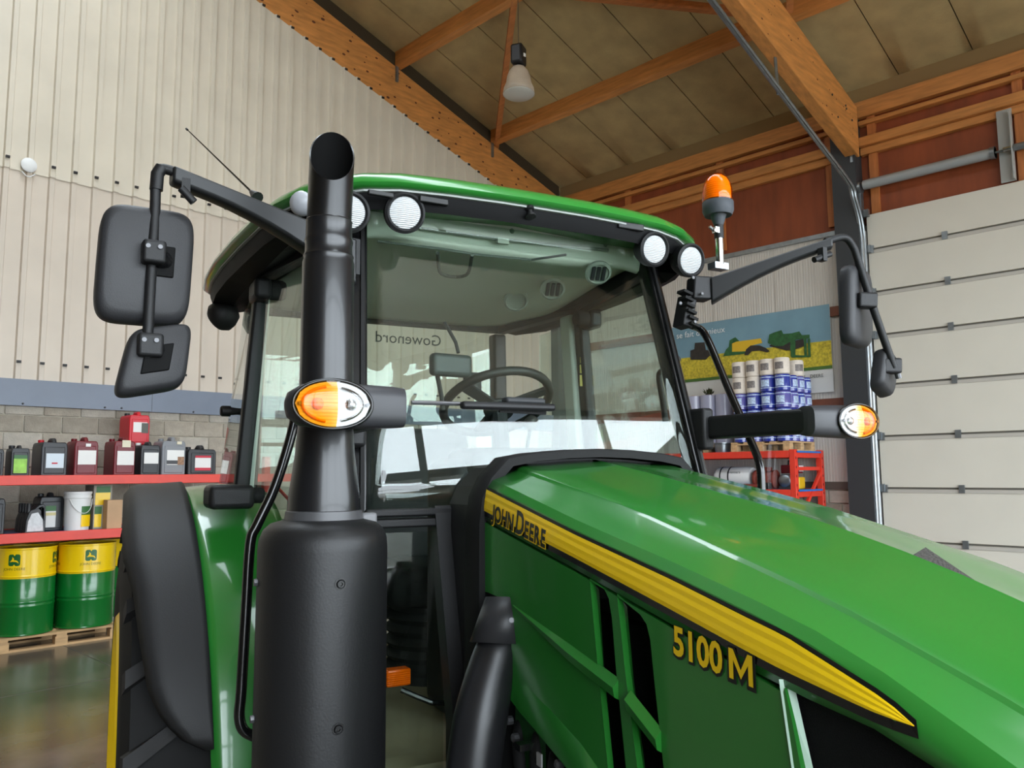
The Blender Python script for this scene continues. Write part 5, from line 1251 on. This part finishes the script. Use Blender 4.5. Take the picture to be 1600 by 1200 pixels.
# banner on the door wall -------------------------------------------------------------------
BA = DOOR_A-.055
def bn(px, py): return onA(px, py, BA)
b1, ztop = bn(1296, 475)
_, zbot = bn(1301, 612)
b0 = b1+2.85; zt0 = ztop+.01
ban = BT('banner', 'printed fabric banner with green farm machines in a yellow field on the wall', 'banner', 0, 0, 0)
def lay(poly, mt, nm, d): return MB().add([(BA-d-.010, p[0], p[1]) for p in poly], tessellate_polygon([[Vector((p[0], p[1], 0)) for p in poly]])).build(nm, mt, ban)
mb = MB(); mb.grid(lambda u_, v_: (BA+.006*math.sin(u_*9)*math.sin(v_*3), b1+(b0-b1)*u_, zbot+(ztop-zbot)*v_), 24, 8)
mb.build('cloth', mat('banner_white', (214, 212, 206), .7), ban, solid=.002)
zs1, zs2, zs3 = bn(1296, 571)[1], bn(1296, 575)[1], bn(1296, 532)[1]
def bandq(z0, z1, mt, nm, d): return MB().grid(lambda u_, v_: (BA-d+.006*math.sin(u_*9)*math.sin(v_*3*.5+1), b1+(b0-b1)*u_, z0+(z1-z0)*v_), 24, 4).build(nm, mt, ban)
bandq(zs3, ztop, mat('banner_sky', (118, 152, 166), .7, var=.12, vscale=1.5), 'sky_print', .010)
bandq(zs1, zs3, mat('banner_field', (196, 176, 52), .7, var=.35, vscale=26), 'field_print', .010)
bandq(zs1-.05, zs1, mat('banner_grass', (74, 108, 44), .7), 'grass_print', .012)
mg, my, mk = mat('print_green', (44, 92, 48), .7, var=.3, vscale=18), mat('print_yellow', (222, 178, 40), .7), mat('print_dark', (48, 42, 36), .7, var=.3, vscale=18)
def pxp(pts): return [bn(*p) for p in pts]
# tractor, sprayer tank, wheel arches and folded boom as printed shapes
lay(pxp([(1080, 562), (1080, 548), (1086, 546), (1087, 536), (1102, 535), (1104, 547), (1117, 549), (1124, 556), (1120, 560), (1110, 556), (1104, 562)]), mk, 'machine_print', .013)
lay(pxp([(1131, 557), (1135, 547), (1140, 542), (1141, 532), (1150, 527), (1156, 533), (1146, 540), (1146, 549), (1166, 549), (1165, 553), (1148, 555)]), mg, 'machine_print', .013)
lay(pxp([(1145, 550), (1145, 537), (1152, 534), (1190, 529), (1192, 536), (1176, 540), (1170, 549)]), my, 'tank_print', .014)
lay(pxp([(1164, 555), (1167, 546), (1174, 540), (1188, 540), (1198, 544), (1204, 549), (1200, 551), (1188, 548), (1176, 549), (1170, 555)]), mk, 'wheel_print', .015)
lay(pxp([(1201, 536), (1203, 523), (1210, 520), (1222, 516), (1225, 522), (1238, 521), (1250, 518), (1254, 524), (1266, 523), (1266, 529), (1244, 531), (1244, 548), (1236, 549), (1236, 534), (1224, 541), (1212, 541)]), mg, 'boom_print', .014)
lay(pxp([(1203, 541), (1212, 533), (1236, 534), (1256, 530), (1258, 541), (1244, 546), (1230, 548), (1216, 544)]), mk, 'boom_print', .0135)
for x0, x1 in ((1236, 1243), (1257, 1261), (1263, 1267)):
    lay(pxp([(x0, 530), (x1, 529), (x1+1, 556), (x0+1, 558)]), mg, 'boom_print', .015)
lay(pxp([(1238, 555), (1268, 556), (1268, 558), (1238, 559)]), mg, 'boom_print', .0155)
tz0 = bn(1076, 530); tz1 = bn(1135, 521)
def on_ban(b_, z_): return lambda v: Vector((BA-.026, b_-v.x, z_+v.y))
wd_ = bn(1134, 519)
vs, fs = text_geo('Ce qui se fait de mieux', 1); wm = max(v.x for v in vs); sz = (bn(1062, 524)[0]-wd_[0])/wm*1.55
text_on('banner_lettering', 'Ce qui se fait de mieux', .15, on_ban(wd_[0], wd_[1]), mat('print_white', (230, 234, 234), .7), ban, align='RIGHT')
dd = bn(1288, 589)
text_on('banner_lettering', 'DEERE', .075, on_ban(dd[0], dd[1]), mk, ban, align='RIGHT')
text_on('banner_lettering', 'JOHN', .075, on_ban(dd[0]+.29, dd[1]), mk, ban, align='RIGHT')

# right rack -----------------------------------------------------------------------------------
RA = 11.12; RE = 5.24
rr = BT('storage_rack', 'red steel rack with blue decks standing under the banner', 'rack', 0, 0, 0)
for zb, zt in ((1.945, 2.045), (1.375, 1.485), (.55, .65)):
    for q in (RA, 12.02): MB().box(q, q+.05, RE+.09, 8.6, zb, zt).build('beam', M['red'], rr, bevel=.004, seg=1)
    MB().box(RA+.06, 12.01, RE+.0, 8.58, zt-.03, zt-.004).build('shelf_deck', M['blue'], rr)
    MB().box(RA+.09, 12.0, RE+.02, RE+.06, zb, zt-.03).build('end_beam', M['red'], rr)
for bpos in (RE, 8.6):
    for q in (RA, 12.0):
        up = MB().box(q, q+.09, bpos, bpos+.085, 0, 2.06).build('upright', M['red'], rr, bevel=.004, seg=1)
        for z in [.1+.13*k for k in range(15)]:
            MB().box(q+.02, q+.045, bpos-.0012, bpos+.002, z, z+.035).build('slot', mat('slot_dark', (90, 20, 14), .6), up)
    for z in (.15, .95, 1.76): MB().box(RA+.05, 12.04, bpos+.03, bpos+.06, z, z+.05).build('cross_bar', M['red'], rr)
    MB().bar((RA+.1, bpos+.03, 1.02), (12.02, bpos+.03, 1.74), .035, .05).build('brace', M['red'], rr)
# pallets of twine on the top deck
pz = 2.042
pallet('wooden pallet on the top deck under the blue spools', RA+.06, 12.02, RE+.10, RE+1.04, pz)
pallet('wooden pallet on the top deck under the grey rolls', 11.465, 12.02, 6.44, 7.34, pz)
spb = mat('spool_blue', (44, 58, 150), .25, coat=.6); spp = mat('spool_violet', (92, 88, 160), .25, coat=.5); spw = mat('spool_white', (222, 210, 196), .6, var=.06, vscale=20); spg = mat('roll_grey', (168, 168, 188), .35, coat=.3)
SR, SH = .113, .248
def spool(kind, a, b, z, label, group, mt, lab_mt, rot):
    t = BT(kind, label, 'spool', a, b, z, rot, group)
    n = 20
    MB().lathe([(SR*.9, 0), (SR, .012), (SR, SH-.02), (SR*.92, SH-.004), (.04, SH-.004), (.04, SH-.02), (.001, SH-.02)], n=n).build('body', mt, t, smooth=40)
    curved(SR+.001, -.07, .07, SH*.30, SH*.72, 6).build('label', lab_mt, t)
    for z_ in (.20, .84): MB().lathe([(SR+.0012, SH*z_), (SR+.0012, SH*(z_+.05))], n=n, cap=False).build('band', lab_mt if mt is not spw else mt, t)
    return t
lab_b = mat('spool_label', (178, 196, 226), .4, var=.4, vscale=40); lab_w = mat('spool_print', (128, 120, 116), .6, var=.45, vscale=60)
fa = RA+.06+SR+.01; eb = RE+.10+SR+.01
TL = ['blue twine spool on the pallet, lowest row', 'blue twine spool, second row up', 'blue twine spool, third row up', 'blue twine spool, topmost blue row']
ST = SR*2.04
for tier in range(4):
    z = pz+.143+tier*SH
    for i in range(4 if tier < 3 else 2):
        spool('twine_spool', fa, eb+i*ST, z, TL[tier]+' on the hall side', 'blue twine spools', spp if (i+tier) % 3 == 2 else spb, lab_b, -math.pi/2)
    for k in range(1, 4):
        spool('twine_spool', fa+k*ST, eb, z, TL[tier]+' on the side by the steel post', 'blue twine spools', spp if (k+tier) % 2 else spb, lab_b, -.1)
    if tier < 3: spool('twine_spool', fa+ST, eb+2*ST, z, TL[tier]+' behind the hall side', 'blue twine spools', spb, lab_b, -math.pi/2)
for a, b in ((fa, eb), (fa, eb+ST), (fa, eb+2*ST), (fa+2*ST, eb)):
    spool('paper_spool', a, b, pz+.143+4*SH, 'white paper wrapped spool on top of the whole stack', 'white spools on top', spw, lab_w, -math.pi/2 if a == fa else -.6)
spool('paper_spool', fa, eb+3*ST, pz+.143+4*SH, 'white paper wrapped spool on top of the other white spools', 'white spools on top', spw, lab_w, -math.pi/2)
for a, b in ((fa, eb+2*ST), (fa, eb+3*ST), (fa+ST, eb+2*ST)):
    spool('paper_spool', a, b, pz+.143+3*SH, 'white paper wrapped spool beside the topmost blue spools', 'white spools beside the blue ones', spw, lab_w, -math.pi/2)
for i in range(3):
    r_ = .135; hh_ = .80; a, b = 11.62, 6.62+i*.273
    t = BT('film_roll', 'tall grey film roll standing upright beside the spools', 'roll', a, b, pz+.143, 0, 'grey film rolls')
    MB().lathe([(r_, 0), (r_, hh_-.004), (r_*.96, hh_), (.05, hh_)], n=24).build('body', spg, t, smooth=40)
    MB().lathe([(.048, hh_-.02), (.048, hh_+.012), (.04, hh_+.012), (.04, hh_-.02)], n=16).build('core', mat('cardboard', (196, 160, 124), .8), t)
# glass jar-like tub beside the pallet and small green toy-like plant on the rolls are left as a dried tuft
tf = BT('dried_tuft', 'small dark dried plant tuft on the grey film rolls', 'plant', 11.62, 6.893, pz+.143+.811)
mb = MB(); random.seed(3)
for k in range(46):
    d = Vector((random.uniform(-1, 1), random.uniform(-1, 1), random.uniform(.2, 1.4))).normalized(); l = random.uniform(.06, .15)
    sd = d.cross(Vector((0, 0, 1))).normalized()*.016; o_ = Vector((random.uniform(-.05, .05), random.uniform(-.05, .05), .008))
    mb.add([o_, o_+d*l*.5+sd, o_+d*l, o_+d*l*.5-sd], [(0, 1, 2, 3)])
mb.build('leaves', mat('tuft_green', (58, 60, 26), .8, var=.4, vscale=30), tf)
MB().lathe([(.055, 0), (.05, .012), (.02, .02), (.001, .03)], n=14).build('stem_base', mat('tuft_stem', (60, 48, 30), .8), tf)
# hanging stretch film
fm_ = glassmat('stretch_film', (.92, .92, .94), .02, .25, .10)
b_a, b_b = onA(1190, 700, RA-.05)[0], onA(1213, 700, RA-.05)[0]
zt_, zb_ = pz+.1, onA(1205, 772, RA-.05)[1]
sf = MB().grid(lambda u_, v_: (RA-.03-.06*math.sin(v_*2.2)+.03*math.sin(u_*11+v_*4), b_a+(b_b-b_a)*(u_*(1-.45*v_)-.25*v_*.0)-.10*v_, zt_+(zb_-zt_)*v_), 14, 14).build('stretch_film', fm_, None, smooth=80)
sf.rotation_euler = (0, 0, BANG); tag(sf, 'loose clear stretch film hanging over the red rack beam', 'film')
# machines on the second deck
ZD = 1.481
bw, zw = onA(1145, 752, RA+.3)
wt = BT('washer_unit', 'white cylindrical unit with black straps lying on the rack deck', 'machine', RA+.38, bw, ZD)
wr = .16; ln = .62
MB().lathe([(wr*.72, 0), (wr, .06), (wr, ln-.05), (wr*.92, ln), (wr*.3, ln+.01)], (0, ln/2, wr+.02), (0, -1, 0), 28).build('tank', M['white'], wt, smooth=40)
for y in (.19, .05): MB().lathe([(wr+.004, 0), (wr+.004, .022)], (0, y, wr+.02), (0, -1, 0), 28, cap=False).build('strap', M['rubber'], wt, smooth=40)
text_on('unit_lettering', 'Brenners', .062, lambda v: Vector((-(wr+.002)*math.cos((v.y+.06)/wr), .06-v.x, wr+.02+(wr+.002)*math.sin((v.y+.06)/wr))), mat('print_dark2', (40, 44, 48), .5), wt)
for y in (-.22, .22): MB().box(-.13, .13, y-.03, y+.03, 0, .06).build('foot', M['rubber'], wt, bevel=.01)
bm2, _ = onA(1235, 745, RA+.3)
mt_ = BT('electric_motor', 'rust red electric motor with round end cover on the rack deck', 'motor', RA+.32, bm2+.39, ZD)
rd = mat('motor_red', (128, 52, 38), .6, var=.15)
MB().lathe([(.10, 0), (.14, .02), (.14, .05), (.125, .06), (.125, .30), (.14, .31), (.14, .34), (.09, .36)], (0, -.18, .15), (0, 1, 0), 26).build('housing', rd, mt_, smooth=40)
MB().box(-.11, .11, -.12, .12, 0, .04).build('base_plate', rd, mt_, bevel=.008); MB().box(-.05, .05, -.08, .06, .27, .33).build('terminal_box', rd, mt_, bevel=.01)
MB().box(-.135, -.128, -.04, .02, .15, .20).build('name_plate', M['paper'], mt_)
pu = BT('pump_unit', 'small pump with a steel cylinder and dark red box on the rack deck', 'pump', RA+.46, RE+.30, ZD)
MB().lathe([(.07, 0), (.095, .02), (.095, .24), (.08, .27)], (-.22, 0, .13), (1, 0, 0), 24).build('cylinder', M['galv'], pu, smooth=40)
MB().box(-.10, .22, -.10, .1, .235, .36).build('control_box', mat('box_darkred', (120, 24, 36), .5), pu, bevel=.012)
MB().box(.08, .225, -.105, -.09, .26, .35).build('label', M['paper'], pu)
MB().box(.06, .26, -.11, .11, 0, .18).build('motor', mat('pump_yellow', (226, 180, 30), .5), pu, bevel=.02)
MB().box(-.2, .06, -.09, .09, 0, .05).build('foot', M['steel_dark'], pu); MB().tube([(-.05, 0, .36), (-.04, 0, .42), (.08, 0, .42), (.09, 0, .36)], .012, 8).build('handle', M['rubber'], pu)
MB().tube([(.0, 0, .13), (.08, 0, .13)], .03, 10).build('shaft', M['chrome'], pu)
br, _ = onA(1180, 757, RA+.3)
sh2 = BT('drive_shaft', 'dark cardan drive shaft lying on the rack deck', 'shaft', RA+.122, br, ZD)
MB().tube([(0, -.28, .05), (0, .25, .05)], .03, 12).build('tube', rd, sh2, smooth=40)
for y in (-.3, .27): MB().box(-.05, .05, y-.04, y+.04, 0, .10).build('yoke', M['rubber'], sh2, bevel=.015)
tb_, _ = onA(1117, 700, RA+.2)
tub = BT('round_tub', 'grey metal tub beside the wooden pallet on the top deck', 'tub', 11.322, 6.505, pz)
MB().lathe([(.108, 0), (.126, .13), (.134, .135), (.126, .14), (.12, .13), (.102, .01)], n=24).build('body', M['galv'], tub, smooth=40)
MB().lathe([(.134, .139), (.134, .152), (.02, .16)], n=24).build('lid', M['galv'], tub, smooth=40)
# plank standing by the wall
qb, qz = onA(1331, 778, DOOR_A-.12)
pl = MB().box(DOOR_A-.13, DOOR_A-.075, qb-.05, qb+.05, 0, qz).build('plank', mat('plank_white', (206, 196, 180), .7, var=.06), None, bevel=.004)
pl.rotation_euler = (0, 0, BANG); tag(pl, 'short pale plank standing upright against the block wall by the post', 'plank')
# broom-like stick beside the film
